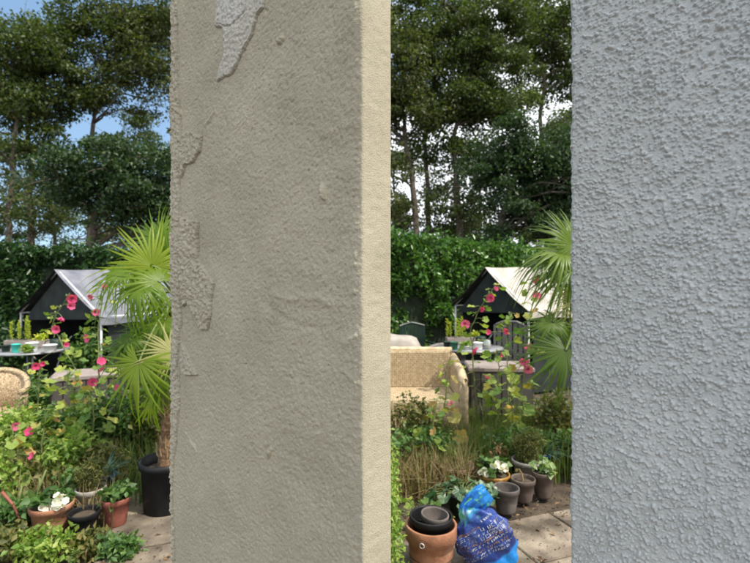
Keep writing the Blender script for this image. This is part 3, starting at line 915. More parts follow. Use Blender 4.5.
def palm(label, base, top, trunk_r, leaves, fans=FANS):
    """leaves: (hub point, finger direction, face normal, size, fan number, pale?)"""
    base = Vector(base); top = Vector(top)
    root = thing('fan_palm', label, 'palm', base)
    r = np.random.default_rng(int(abs(base.x)*1000))
    mb = MB()
    pts = curve(base, top, 0, 18)
    mb.tube([p-base+Vector(r.normal(0, .004, 3)) for p in pts], [trunk_r*(1.1-0.2*i/18)*(1+0.10*(i % 2)) for i in range(19)], 12)
    t = mb.build('trunk', mat('palm_fibre', (0.07, 0.04, 0.02), (0.22, 0.13, 0.07), 0.95, 30, 0.9, 60), root)
    # loose fibres and old leaf bases
    fb = MB()
    for i in range(70):
        z = r.uniform(0.1, 1)
        p = base.lerp(top, z)-base; a = r.uniform(0, 2*PI)
        d = Vector((math.cos(a), math.sin(a), 0))
        fb.tube([p+d*trunk_r*.8, p+d*trunk_r*1.25+Vector((0, 0, .03)), p+d*trunk_r*1.5+Vector((0, 0, .08))], [0.008, 0.006, 0.002], 4)
    fb.build('leaf_bases', M_DRYSTEM, t)
    for hub, d, nrm, sz, fan, pale in leaves:
        hub = Vector(hub); d = Vector(d).normalized(); nrm = Vector(nrm)
        nrm = (nrm-d*nrm.dot(d)).normalized()
        y = nrm.cross(d)
        Mx = Matrix((d, y, nrm)).transposed().to_4x4()
        o = bpy.data.objects.new('leaf', (FANS_Y if pale else fans)[fan % (2 if pale else 4)])
        Mx.translation = hub-base
        o.matrix_local = Mx
        o.scale = (sz/0.42,)*3
        link(o, root)
        inv = Mx.inverted()
        c0 = inv @ (top-base); s = sz/0.42
        pts = [p/s for p in curve(c0, (0, 0, 0), 0, 6, side=inv.to_3x3() @ Vector((0, 0, 0.06)))]
        MB().tube(pts, [0.011, .009, .008, .008, .007, .007, .006], 5).build('stalk', M_STEM, o)
    return root

def img_dir(deg, toward=0.0):
    """direction that points at an angle in the picture (0 right, 90 up), plus a lean toward the camera"""
    return Vector((math.cos(R(deg)), -toward, math.sin(R(deg))))
Yp = 3.3
LV = []
for px, py, dg, tow, nr, sz, fan, pale, dy in (
        (152, 266, 118, 0.15, (0.2, -1, 0.35), 0.36, 0, False, 0.0),
        (138, 268, 176, 0.25, (0.0, -0.6, 0.9), 0.42, 2, False, 0.05),
        (124, 272, 186, 0.3, (-0.1, -0.7, 0.8), 0.30, 2, False, -0.05),
        (128, 350, 205, 0.3, (-0.2, -0.9, 0.5), 0.28, 3, False, -0.1),
        (166, 246, 92, 0.1, (-0.4, -0.8, 0.3), 0.34, 1, False, 0.12),
        (142, 288, 205, 0.4, (-0.1, -0.6, 0.9), 0.36, 3, False, -0.12),
        (172, 262, 60, 0.3, (0.4, -1, 0.5), 0.36, 0, False, 0.1),
        (133, 338, 215, 0.35, (-0.2, -0.8, 0.7), 0.30, 3, False, -0.1),
        (172, 352, 185, 0.25, (0.2, -1, 0.35), 0.27, 0, True, -0.22),
        (139, 362, 252, 0.25, (-0.25, -1, 0.35), 0.42, 1, False, -0.25),
        (165, 372, 300, 0.3, (0.3, -1, 0.4), 0.34, 2, False, -0.2),
        (190, 330, 340, 0.3, (0.3, -0.6, 0.8), 0.36, 3, False, 0.1),
        (158, 240, 135, -0.2, (0.1, -0.9, 0.5), 0.32, 1, False, 0.2),
        (160, 282, 150, 0.3, (-0.2, -0.7, 0.8), 0.36, 2, False, -0.05),
        (150, 335, 170, 0.3, (0.1, -0.7, 0.7), 0.30, 1, False, 0.1),
        (165, 320, 230, 0.5, (-0.1, -0.8, 0.6), 0.34, 3, False, -0.1),
        (155, 400, 265, 0.2, (-0.2, -1, 0.2), 0.30, 3, False, 0.1),
        (200, 285, 20, 0.0, (0.0, -0.4, 1), 0.40, 2, False, 0.1),
        (195, 250, 60, -0.4, (-0.2, -0.3, 1), 0.40, 1, False, 0.35),
        (165, 255, 120, -0.7, (0, -0.5, 1), 0.40, 1, False, 0.4),
        (160, 300, 190, -0.6, (0, -0.2, 1), 0.40, 2, False, 0.45),
        (190, 310, 350, -0.6, (0, -0.2, 1), 0.40, 2, False, 0.45)):
    LV.append((P(px, py, Yp+dy), img_dir(dg, tow), nr, sz, fan, pale))
palm_base = G(166, 508)
palm_top = P(177, 300, Yp+0.05)
palm('fan palm in a black tub, fronds bright against the edge of the beige wall', (palm_base.x, palm_base.y, 0.2), palm_top, 0.05, LV)
Yq = 3.7
LV = []
for px, py, dg, tow, nr, sz, fan, pale, dy in (
        (574, 246, 112, 0.1, (0.1, -1, 0.35), 0.34, 0, False, 0.0),
        (562, 254, 176, 0.35, (0.1, -0.45, 1), 0.42, 2, False, 0.0),
        (546, 262, 184, 0.3, (0.0, -0.6, 0.9), 0.32, 2, False, 0.0),
        (574, 268, 212, 0.45, (-0.1, -0.6, 0.9), 0.42, 3, False, -0.1),
        (553, 322, 222, 0.3, (-0.2, -0.8, 0.7), 0.34, 3, False, -0.1),
        (566, 350, 236, 0.25, (-0.25, -1, 0.35), 0.42, 1, False, -0.25),
        (579, 300, 190, 0.25, (0.2, -1, 0.35), 0.26, 0, True, -0.1),
        (596, 330, 300, 0.3, (0.3, -1, 0.4), 0.36, 2, False, -0.2),
        (570, 240, 140, -0.1, (0.1, -0.9, 0.5), 0.36, 1, False, 0.2),
        (566, 275, 195, 0.2, (0.1, -0.7, 0.8), 0.40, 2, False, 0.15),
        (620, 300, 350, 0.2, (0.2, -0.5, 0.9), 0.40, 2, False, 0.1),
        (610, 260, 50, 0.0, (0, -0.6, 1), 0.40, 0, False, 0.1),
        (600, 255, 80, -0.5, (0, -0.4, 1), 0.40, 1, False, 0.4),
        (580, 290, 190, -0.6, (0, -0.2, 1), 0.38, 2, False, 0.5),
        (615, 310, 0, -0.6, (0, -0.2, 1), 0.40, 3, False, 0.45)):
    LV.append((P(px, py, Yq+dy), img_dir(dg, tow), nr, sz, fan, pale))
pb = G(600, 478)
palm('fan palm with drooping fronds reaching out from behind the grey wall', (pb.x, pb.y, 0.18), P(596, 295, Yq+0.05), 0.05, LV, FANS_D)

# ------------------------------------------------------------------ pots
def pot(name, label, loc, r, h, m, rb=0.72, soil=True, group=None, rim=0.022, cat='pot', hollow=0.05, tilt=(0, 0)):
    root = thing(name, label, cat, loc, random.uniform(0, 6), group)
    root.rotation_euler = (tilt[0], tilt[1], 0)
    b = r*rb; rw = max(0.006, r*0.07)
    mb = MB()
    z1 = h-rim*1.6
    mb.lathe([(b*0.94, 0), (b, 0.008), (b+(r*0.93-b)*0.5, z1*0.5), (r*0.92, z1), (r, z1+0.004), (r*1.01, h-0.004), (r*0.99, h),
              (r-rw, h), (r-rw*1.3, h-0.01), (r*0.86, h-hollow*1.0), (b*0.88, 0.02), (0.0005, 0.02)], 36, wob=0.004)
    mb.build('shell', m, root, True)
    if soil:
        s_ = MB()
        prof = [(r*0.87, h-hollow), (r*0.6, h-hollow+0.008), (r*0.3, h-hollow+0.004), (0.0005, h-hollow+0.010)]
        s_.lathe(prof, 24, wob=0.03); s_.build('soil', M_SOIL, root, True)
    return root

def gpot(px, py_base, wpx, rim_py, name, label, m, **k):
    """pot standing on the ground, from its base pixel, rim width and rim height in the picture"""
    g_ = G(px, py_base, 0.0); Y = g_.y
    r = wpx/2*Y/F
    h = P(px, rim_py, Y).z
    return pot(name, label, (g_.x, g_.y, 0.0), r, h, m, **k), Vector((g_.x, g_.y, h)), r

pt, top_t, r_t = gpot(431, 569, 51, 523, 'flower_pot', 'large terracotta pot with thick rim beside the blue compost bag', M_TERRA, rb=0.7, soil=True, rim=0.05, hollow=0.16)
# handle ring on the rim
ring = MB()
ring.tube([(0.012*math.cos(a), -r_t*1.03, top_t.z-0.055+0.012*math.sin(a)) for a in np.linspace(0, 2*PI, 13)], 0.003, 5)
ring.build('ring', M_PALEMETAL, pt, True)
pt.rotation_euler = (0, 0, -0.45)
pot('nursery_pot', 'black plastic pot nested inside the large terracotta pot', (top_t.x, top_t.y, top_t.z-0.14), r_t*0.84, 0.185, M_BLACKP, soil=False, hollow=0.1)
pot('nursery_pot', 'small grey-brown empty pot stacked inside the black pot', (top_t.x+0.012, top_t.y-0.01, top_t.z-0.065), r_t*0.54, 0.125, M_GREYP, soil=False, hollow=0.09, tilt=(0.05, 0.06))
gpot(506, 511, 26, 487, 'nursery_pot', 'empty grey-brown pot standing nearest the paving, right of the compost bag', M_GREYP, hollow=0.07)
_, tB, rB = gpot(523, 500, 24, 478, 'nursery_pot', 'brown pot of bare soil with one dry stalk, in the middle of the pot row', M_BROWNP, hollow=0.03)
_, tC, rC = gpot(543, 496, 22, 471, 'nursery_pot', 'brown pot with pale variegated plant at the corner of the paving', M_BROWNP, hollow=0.02)
_, tD, rD = gpot(528, 482, 32, 459, 'flower_pot', 'wide grey bowl pot holding the feathery golden shrub', M_STONE, rb=0.6, hollow=0.02)
_, tE, rE = gpot(494, 492, 31, 473, 'flower_pot', 'ochre glazed pot holding white begonia flowers', M_OCHRE, rb=0.8, hollow=0.02)
_, tF, rF = gpot(456, 484, 36, 464, 'flower_pot', 'old earth-brown pot among dry grass behind the ivy', mat('old_clay', (0.12, 0.075, 0.045), (0.21, 0.14, 0.09), 0.9, 14, 0.4, 50), rb=0.8, hollow=0.02)
_, tI, rI = gpot(466, 511, 40, 491, 'nursery_pot', 'low black pot under the ivy behind the terracotta pot', M_BLACKP, rb=0.8, hollow=0.02)
_, tK, rK = gpot(541, 474, 19, 452, 'flower_pot', 'blue glazed pot under the strappy plant near the grey wall', M_BLUEP, hollow=0.02)
_, tN, rN = gpot(561, 466, 20, 447, 'flower_pot', 'red-brown clay pot in the shade right of the blue glazed pot', M_REDP, hollow=0.02)
_, tO, rO = gpot(502, 476, 24, 459, 'flower_pot', 'reddish clay pot of dry seed heads behind the white begonias', M_TERRA, hollow=0.02)
# left view
_, tL1, rL1 = gpot(52, 531, 39, 503, 'flower_pot', 'terracotta pot with white flowers at the foot of the left flower bed', M_TERRA, rb=0.75, hollow=0.02)
_, tL2, rL2 = gpot(91, 513, 28, 487, 'flower_pot', 'pale grey bowl pot holding the golden heather on the left', M_STONE, rb=0.62, hollow=0.02)
_, tL3, rL3 = gpot(84, 534, 29, 511, 'nursery_pot', 'dark empty pot in front of the pale bowl with heather', M_BLACKP, hollow=0.03)
_, tL4, rL4 = gpot(116, 524, 26, 497, 'flower_pot', 'red-brown clay pot with small green plant, left of the palm tub', M_REDP, hollow=0.02)
_, tL5, rL5 = gpot(106, 500, 20, 473, 'flower_pot', 'dark blue glazed pot behind the red-brown pot', M_BLUEP, hollow=0.02)
# tubs for the palms
tub = thing('planter_tub', 'large black round tub at the foot of the palm by the beige wall', 'planter', (palm_base.x, palm_base.y, 0))
MB().lathe([(0.135, 0), (0.14, 0.01), (0.158, 0.29), (0.172, 0.295), (0.172, 0.34), (0.16, 0.34), (0.152, 0.27), (0.13, 0.15), (0.0005, 0.15)], 40).build('shell', M_BLACKP, tub, True)
MB().lathe([(0.152, 0.27), (0.1, 0.285), (0.0005, 0.29)], 24, wob=0.03).build('soil', M_SOIL, tub, True)
tub = thing('planter_tub', 'black tub at the foot of the palm behind the grey wall', 'planter', (pb.x, pb.y, 0))
MB().lathe([(0.135, 0), (0.14, 0.01), (0.158, 0.25), (0.172, 0.255), (0.172, 0.30), (0.16, 0.30), (0.152, 0.23), (0.13, 0.15), (0.0005, 0.15)], 40).build('shell', M_BLACKP, tub, True)
MB().lathe([(0.152, 0.23), (0.1, 0.245), (0.0005, 0.25)], 24, wob=0.03).build('soil', M_SOIL, tub, True)

# ------------------------------------------------------------------ pot plants
def plant(name, label, base, npts, ext, size, lm, cat='plant', stems=8, stem_m=M_STEM, aspect=0.6, up=0.8, seed=1, group=None, lift=None, shell=0.3, srad=0.004):
    """stems fan out from the base to a leafy mass"""
    r = np.random.default_rng(seed)
    base = Vector(base)
    root = thing(name, label, cat, base, 0, group)
    c = (0, 0, lift if lift is not None else ext[2]*0.9)
    mb = MB()
    tips = ball(stems, c, [e*0.75 for e in ext], 0.3, r)
    for q in tips:
        q = Vector(q); q.z = max(q.z, 0.02)
        mb.tube(curve((r.normal(0, .01), r.normal(0, .01), -0.01), q, 0.02, 5, r.normal(0, .012, 3)), [srad*(1-.13*i) for i in range(6)], 4)
    mb.build('stems', stem_m, root)
    k = max(4, npts//26)
    cc = np.concatenate([tips, ball(k, c, [e*0.85 for e in ext], shell, r)])
    p = np.concatenate([ball(max(3, npts//len(cc)), q, [e*0.34 for e in ext], 0.1, r) for q in cc])
    p[:, 2] = np.maximum(p[:, 2], 0.005)
    leaf_cloud('leaves', p, r.uniform(size*0.6, size*1.25, len(p)), lm, root, aspect=aspect, up=up, r=r)
    return root

def strap_plant(name, label, base, n, L, w, lm, seed, up=0.9, cat='plant'):
    r = np.random.default_rng(seed)
    base = Vector(base)
    root = thing(name, label, cat, base)
    V = []; Fc = []
    for i in range(n):
        a = r.uniform(0, 2*PI); ln = L*r.uniform(0.6, 1.15); el = r.uniform(0.5, 1.35)*up
        d = Vector((math.cos(a), math.sin(a), 0)); s_ = Vector((-math.sin(a), math.cos(a), 0))
        n0 = len(V)
        for k, t in enumerate((0, .25, .5, .75, 1)):
            hgt = ln*(math.sin(el)*t-0.55*t*t*(1.3-math.sin(el)*0.8)); out = ln*math.cos(el)*t+0.12*ln*t*t
            ww = w*(1, 1, .85, .6, .08)[k]/2
            c = d*out+Vector((0, 0, hgt))
            V += [tuple(c-s_*ww+Vector((0, 0, ww*.4))), tuple(c), tuple(c+s_*ww+Vector((0, 0, ww*.4)))]
        for k in range(4):
            for j in range(2):
                q = n0+k*3+j; Fc.append((q, q+1, q+4, q+3))
    put('leaves', nmesh('leaves', np.array(V), np.array(Fc)), lm, root)
    return root

def small_flower(seed=0, petals=5):
    mb = MB(); n = petals*5
    mb.v.append((0, 0, 0.002))
    for rg, (rr, zz) in enumerate(((0.35, 0.10), (1.0, 0.50))):
        for i in range(n):
            t = 2*PI*i/n
            k = 1 if rg == 0 else 0.9+0.1*abs(math.sin(t*petals/2))
            mb.v.append((rr*k*math.cos(t), rr*k*math.sin(t), zz+(0.13*math.sin(t*petals)+0.06*math.sin(t*petals*2+1) if rg else 0)))
    for i in range(n):
        j = (i+1) % n
        mb.face((0, 1+i, 1+j), 1)
        mb.face((1+i, 1+n+i, 1+n+j, 1+j), 0)
    return mb.mesh('flower', True)
FL_PINK = small_flower(); FL_PINK.materials.append(L_PINK); FL_PINK.materials.append(M_PINKC)
FL_WHITE = small_flower(petals=6); FL_WHITE.materials.append(M_PETALW); FL_WHITE.materials.append(mat('cream_centre', (0.6, 0.42, 0.25), (0.7, 0.5, 0.3), 0.7))

def face_cam(p, spread=0.6, r=random):
    d = (Vector((0, 0, H))-Vector(p)).normalized()+Vector((r.gauss(0, spread), r.gauss(0, spread), r.gauss(0, spread)))
    return d.to_track_quat('Z', 'Y').to_euler()

def begonia(label, base, heads, seed, Yd):
    root = plant('begonia', label, base, 150, (0.12, 0.11, 0.07), 0.06, L_GREEN, seed=seed, stems=7, aspect=0.8)
    b = root.location
    for px, py in heads:
        p = P(px, py, Yd)
        MB().tube(curve((0, 0, 0), p-b, 0.03, 4), 0.003, 4).build('flower_stalk', M_STEM, root)
        for k in range(7):
            q = p-b+Vector((random.gauss(0, .019), random.gauss(0, .012), random.gauss(0, .013)))
            put('flower', FL_WHITE, None, root, q, face_cam(p, 0.5), random.uniform(0.016, 0.024))
    return root
begonia('white begonia blooming in the ochre glazed pot', (tE.x, tE.y, tE.z-.02), [(484, 472), (497, 466), (502, 468)], 31, tE.y-0.06)
begonia('white begonia blooming in the left terracotta pot', (tL1.x, tL1.y, tL1.z-.02), [(61, 500), (57, 504), (46, 509)], 32, tL1.y-0.08)
plant('variegated_plant', 'small plant with cream and green leaves in the corner brown pot', (tC.x, tC.y, tC.z-.02), 150, (0.09, 0.08, 0.06), 0.055,
      leafmat('variegated_leaf', [(0.10, 0.2, 0.06), (0.18, 0.30, 0.09), (0.5, 0.52, 0.36), (0.3, 0.4, 0.16)], 0.35, 0.5), seed=33, aspect=0.75)
plant('golden_shrub', 'feathery golden-green shrub in the wide grey bowl', (tD.x, tD.y, tD.z-.02), 1500, (0.15, 0.13, 0.15), 0.03, L_OLIVE, seed=34, stems=26, aspect=0.25, stem_m=M_DRYSTEM)
strap_plant('strappy_plant', 'blue-green strappy plant in the blue glazed pot near the grey wall', (tK.x, tK.y, tK.z-.02), 46, 0.24, 0.014, L_BLUEG, 35)
strap_plant('strappy_plant', 'blue-green strappy plant in the dark blue pot left of the palm tub', (tL5.x, tL5.y, tL5.z-.02), 46, 0.24, 0.014, L_BLUEG, 36)
plant('golden_heather', 'golden heather with lit tips in the pale bowl on the left', (tL2.x, tL2.y, tL2.z-.02), 1400, (0.10, 0.10, 0.12), 0.03, L_OLIVE, seed=37, stems=26, aspect=0.25)
plant('green_pot_plant', 'small soft green plant spilling from the red-brown pot', (tL4.x, tL4.y, tL4.z-.02), 240, (0.10, 0.10, 0.06), 0.05, L_GREEN, seed=38, aspect=0.7)
dry = thing('dry_stalk', 'single pale dry stalk standing in the brown pot of soil', 'plant', (tB.x, tB.y, tB.z-.03))
MB().tube([(0, 0, -.005), (-.01, 0, .06), (-.03, -.01, .1)], [.009, .007, .002], 5).build('stalk', M_DRYSTEM, dry)
leaf_cloud('dry_leaf', np.array([[-.03, -.01, .1], [-.02, 0, .08]]), np.array([.05, .04]), L_DRY, dry)
sh = plant('seed_head_plant', 'dry stems with pink-brown seed heads in the reddish clay pot', (tO.x, tO.y, tO.z-.02), 60, (0.10, 0.08, 0.09), 0.03,
           leafmat('seed_head', [(0.3, 0.14, 0.08), (0.42, 0.22, 0.14)], 0.2, 0.7), seed=41, stems=14, stem_m=M_DRYSTEM)

# ------------------------------------------------------------------ compost bag
def bagmat():
    m, n, l, b = newmat('printed_polythene')
    uv = n.new('ShaderNodeUVMap'); uv.uv_map = 'UVMap'
    sp = n.new('ShaderNodeSeparateXYZ'); l.new(uv.outputs['UV'], sp.inputs[0])
    nz = n.new('ShaderNodeTexNoise'); nz.inputs['Scale'].default_value = 7; nz.inputs['Detail'].default_value = 4
    l.new(uv.outputs['UV'], nz.inputs['Vector'])
    wv = n.new('ShaderNodeMath'); wv.operation = 'MULTIPLY_ADD'; wv.inputs[1].default_value = 0.10
    l.new(nz.outputs['Fac'], wv.inputs[0]); l.new(sp.outputs['Y'], wv.inputs[2])
    rp = n.new('ShaderNodeValToRGB')
    cols = [(0.0, (0.55, 0.20, 0.01)), (0.10, (0.60, 0.28, 0.02)), (0.155, (0.01, 0.20, 0.55)), (0.235, (0.01, 0.17, 0.5)), (0.25, (0.012, 0.03, 0.15)),
            (0.56, (0.018, 0.05, 0.24)), (0.60, (0.04, 0.25, 0.5)), (0.66, (0.25, 0.45, 0.55)), (0.72, (0.01, 0.16, 0.55)), (0.84, (0.015, 0.13, 0.50)), (1.0, (0.02, 0.2, 0.55))]
    els = rp.color_ramp.elements
    while len(els) < len(cols): els.new(0.5)
    for e, (p_, c) in zip(els, cols): e.position = p_; e.color = (*c, 1)
    l.new(wv.outputs[0], rp.inputs['Fac'])
    # green streaks of print near the neck
    g2 = n.new('ShaderNodeTexNoise'); g2.inputs['Scale'].default_value = 9; l.new(uv.outputs['UV'], g2.inputs['Vector'])
    gm = n.new('ShaderNodeMapRange'); gm.inputs['From Min'].default_value = 0.56; gm.inputs['From Max'].default_value = 0.6
    l.new(g2.outputs['Fac'], gm.inputs['Value'])
    gy_ = n.new('ShaderNodeMapRange'); gy_.inputs['From Min'].default_value = 0.48; gy_.inputs['From Max'].default_value = 0.54
    l.new(sp.outputs['Y'], gy_.inputs['Value'])
    gmm = n.new('ShaderNodeMath'); gmm.operation = 'MULTIPLY'; l.new(gm.outputs[0], gmm.inputs[0]); l.new(gy_.outputs[0], gmm.inputs[1])
    mx = n.new('ShaderNodeMix'); mx.data_type = 'RGBA'; mx.inputs['B'].default_value = (0.10, 0.42, 0.25, 1)
    l.new(gmm.outputs[0], mx.inputs['Factor']); l.new(rp.outputs['Color'], mx.inputs['A'])
    l.new(mx.outputs['Result'], b.inputs['Base Color'])
    n2 = n.new('ShaderNodeTexNoise'); n2.inputs['Scale'].default_value = 16; n2.inputs['Detail'].default_value = 4
    tcx = n.new('ShaderNodeTexCoord'); l.new(tcx.outputs['Object'], n2.inputs['Vector'])
    bp = n.new('ShaderNodeBump'); bp.inputs['Strength'].default_value = 0.6; bp.inputs['Distance'].default_value = 0.02
    l.new(n2.outputs['Fac'], bp.inputs['Height']); l.new(bp.outputs['Normal'], b.inputs['Normal'])
    b.inputs['Roughness'].default_value = 0.28
    return m

def compost_bag():
    Yb = 2.62
    sp = [(497, 573, 16, 9), (495, 567, 21, 13), (491, 556, 24, 15), (486, 544, 27, 16), (481, 533, 26.5, 15), (477, 524, 23, 13), (472, 516, 15, 9), (467, 511, 8, 5.5), (466, 508, 5.5, 4),
          (469, 505, 7, 4), (475, 501, 9.5, 4.5), (482, 496, 10.5, 5), (488, 491.5, 8, 3)]
    nt, ns = 44, 56
    base = P(487, 571, Yb); base.z = 0
    root = thing('compost_bag', 'slumped blue printed compost bag with twisted open neck beside the terracotta pot', 'bag', base)
    ctrl = [(P(px, py, Yb)-base, wpx*Yb/F, dp*Yb/F) for px, py, wpx, dp in sp]
    def at(t):
        x = t*(len(ctrl)-1); i = min(int(x), len(ctrl)-2); f = x-i; f = f*f*(3-2*f)*0.5+f*0.5
        return ctrl[i][0].lerp(ctrl[i+1][0], f), ctrl[i][1]*(1-f)+ctrl[i+1][1]*f, ctrl[i][2]*(1-f)+ctrl[i+1][2]*f
    r = np.random.default_rng(4)
    V = np.zeros((ns+1, nt, 3)); UV = np.zeros((ns+1, nt, 2))
    for j in range(ns+1):
        t = j/ns
        c, wx, wy = at(t)
        d = at(min(1, t+.02))[0]-at(max(0, t-.02))[0]; d.normalize()
        ex = Vector((1, 0, 0)); ex = (ex-d*ex.dot(d)).normalized(); ey = d.cross(ex)
        for i in range(nt):
            a = 2*PI*i/nt
            ca_, sa_ = math.cos(a), math.sin(a)
            sx_ = math.copysign(abs(ca_)**0.8, ca_); sy_ = math.copysign(abs(sa_)**0.8, sa_)
            cr = 1+0.09*math.sin(a*3+t*9)+0.07*math.sin(a*5-t*27)+0.06*math.sin(a*8+t*41)+0.03*math.sin(a*13-t*60)+ (0.16*math.sin(a*9+t*6) if t > 0.45 else 0.0)*min(1, (t-.45)*6)
            p = c+ex*(wx*sx_*cr)+ey*(wy*sy_*cr)
            p.z = max(p.z, 0.004)
            V[j, i] = p; UV[j, i] = (i/nt, t)
    Vt = V.reshape(-1, 3).tolist()
    Fc = []; uvs = []
    for j in range(ns):
        for i in range(nt):
            k = (i+1) % nt
            Fc.append((j*nt+i, j*nt+k, (j+1)*nt+k, (j+1)*nt+i))
            u1 = (i+1)/nt
            uvs += [(i/nt, j/ns), (u1, j/ns), (u1, (j+1)/ns), (i/nt, (j+1)/ns)]
    Fc.append(tuple(reversed(range(nt)))); uvs += [(0, 0)]*nt
    me = bpy.data.meshes.new('sack'); me.from_pydata(Vt, [], Fc)
    ul = me.uv_layers.new(name='UVMap'); ul.data.foreach_set('uv', np.array(uvs, np.float32).ravel())
    me.polygons.foreach_set('use_smooth', [True]*len(Fc)); me.update()
    sack = put('sack', me, bagmat(), root)
    # worn print: rows of cream and orange letter-like strokes following the surface
    cream = mat('cream_print', (0.12, 0.16, 0.30), (0.62, 0.61, 0.58), 0.4, 24); orange = mat('orange_print', (0.10, 0.06, 0.07), (0.50, 0.30, 0.10), 0.4, 24)
    mb = MB()
    front = None
    best = max(range(nt), key=lambda i: -V[ns//3, i, 1])
    def surf(uu, t):
        x = (best+uu*nt/2.0) % nt; i = int(x); f = x-i; k = (i+1) % nt
        y = min(max(t*ns, 0), ns-1.001); j = int(y); g_ = y-j
        p = (V[j, i]*(1-f)+V[j, k]*f)*(1-g_)+(V[j+1, i]*(1-f)+V[j+1, k]*f)*g_
        c = np.array(at(t)[0]); d = p-c; d[2] *= 0.4
        return p+d/np.linalg.norm(d)*0.0016
    rows_ = [(0.43, 0.016, 1, -0.30, 0.05, 0.034), (0.40, 0.026, 0, -0.42, 0.46, 0.05), (0.375, 0.013, 0, -0.42, 0.46, 0.03), (0.345, 0.024, 0, -0.40, 0.46, 0.045), (0.322, 0.013, 1, -0.40, 0.46, 0.03),
             (0.30, 0.012, 0, -0.40, 0.46, 0.028), (0.277, 0.013, 1, -0.3, 0.46, 0.03), (0.255, 0.012, 0, -0.35, 0.4, 0.028), (0.232, 0.012, 0, -0.35, 0.3, 0.028), (0.46, 0.012, 0, 0.12, 0.45, 0.03)]
    for row, (t0, hgt, m_, u0, u1, step) in enumerate(rows_):
        u_ = u0
        while u_ < u1:
            w_ = step*r.uniform(0.35, 0.8)
            shape = r.integers(0, 4)
            strokes = [((u_, t0), (u_, t0+hgt))]
            if shape in (0, 2): strokes.append(((u_, t0+hgt), (u_+w_, t0+hgt*0.9)))
            if shape in (1, 2): strokes.append(((u_+w_, t0+hgt), (u_+w_, t0)))
            if shape == 3: strokes.append(((u_, t0), (u_+w_, t0+hgt)))
            if shape in (0, 1): strokes.append(((u_, t0+hgt*.1), (u_+w_, t0+hgt*.1)))
            for (a0, b0), (a1, b1) in strokes:
                seg = [surf(a0+(a1-a0)*q/3, b0+(b1-b0)*q/3) for q in range(4)]
                for q in range(3):
                    dv = Vector(seg[q+1]-seg[q]); nv = Vector(seg[q])-Vector(at(b0)[0]); sd = dv.cross(nv)
                    if sd.length < 1e-9: continue
                    sd = sd.normalized()*0.0014
                    mb.quad(Vector(seg[q])-sd, Vector(seg[q+1])-sd, Vector(seg[q+1])+sd, Vector(seg[q])+sd, m_)
            u_ += step*r.choice([1.0, 1.0, 1.5])
    tag(mb.build('print', [cream, orange], sack), kind='stuff')
    # round emblem
    em = MB()
    for k in range(20):
        a0, a1 = 2*PI*k/20, 2*PI*(k+1)/20
        em.quad(surf(-0.42+.085*math.cos(a0), .40+.028*math.sin(a0)), surf(-0.42+.085*math.cos(a1), .40+.028*math.sin(a1)),
                surf(-0.42+.065*math.cos(a1), .40+.020*math.sin(a1)), surf(-0.42+.065*math.cos(a0), .40+.020*math.sin(a0)))
    em.build('emblem', orange, sack)
compost_bag()

# ------------------------------------------------------------------ wicker sofa
def weave(mb, org, ex, ey, en, w, h, cell=0.021):
    """over-and-under rattan strands: raised pillows on a panel"""
    org, ex, ey, en = Vector(org), Vector(ex), Vector(ey), Vector(en)
    nx, ny = int(w/cell), int(h/cell)
    cx, cy = w/nx, h/ny
    for j in range(ny):
        for i in range(nx):
            over = (i+j) % 2
            lx, ly = (cx*0.98, cy*0.86) if over else (cx*0.86, cy*0.98)
            c = org+ex*((i+.5)*cx)+ey*((j+.5)*cy)
            hh = 0.0045 if over else 0.0036
            q = [c-ex*lx/2-ey*ly/2, c+ex*lx/2-ey*ly/2, c+ex*lx/2+ey*ly/2, c-ex*lx/2+ey*ly/2]
            k = [c+(p-c)*0.66+en*hh for p in q]
            n0 = len(mb.v); mb.v += [tuple(p) for p in q+k]
            m = 0 if over else 1
            for a in range(4): mb.face((n0+a, n0+(a+1) % 4, n0+4+(a+1) % 4, n0+4+a), m)
            mb.face((n0+4, n0+5, n0+6, n0+7), m)

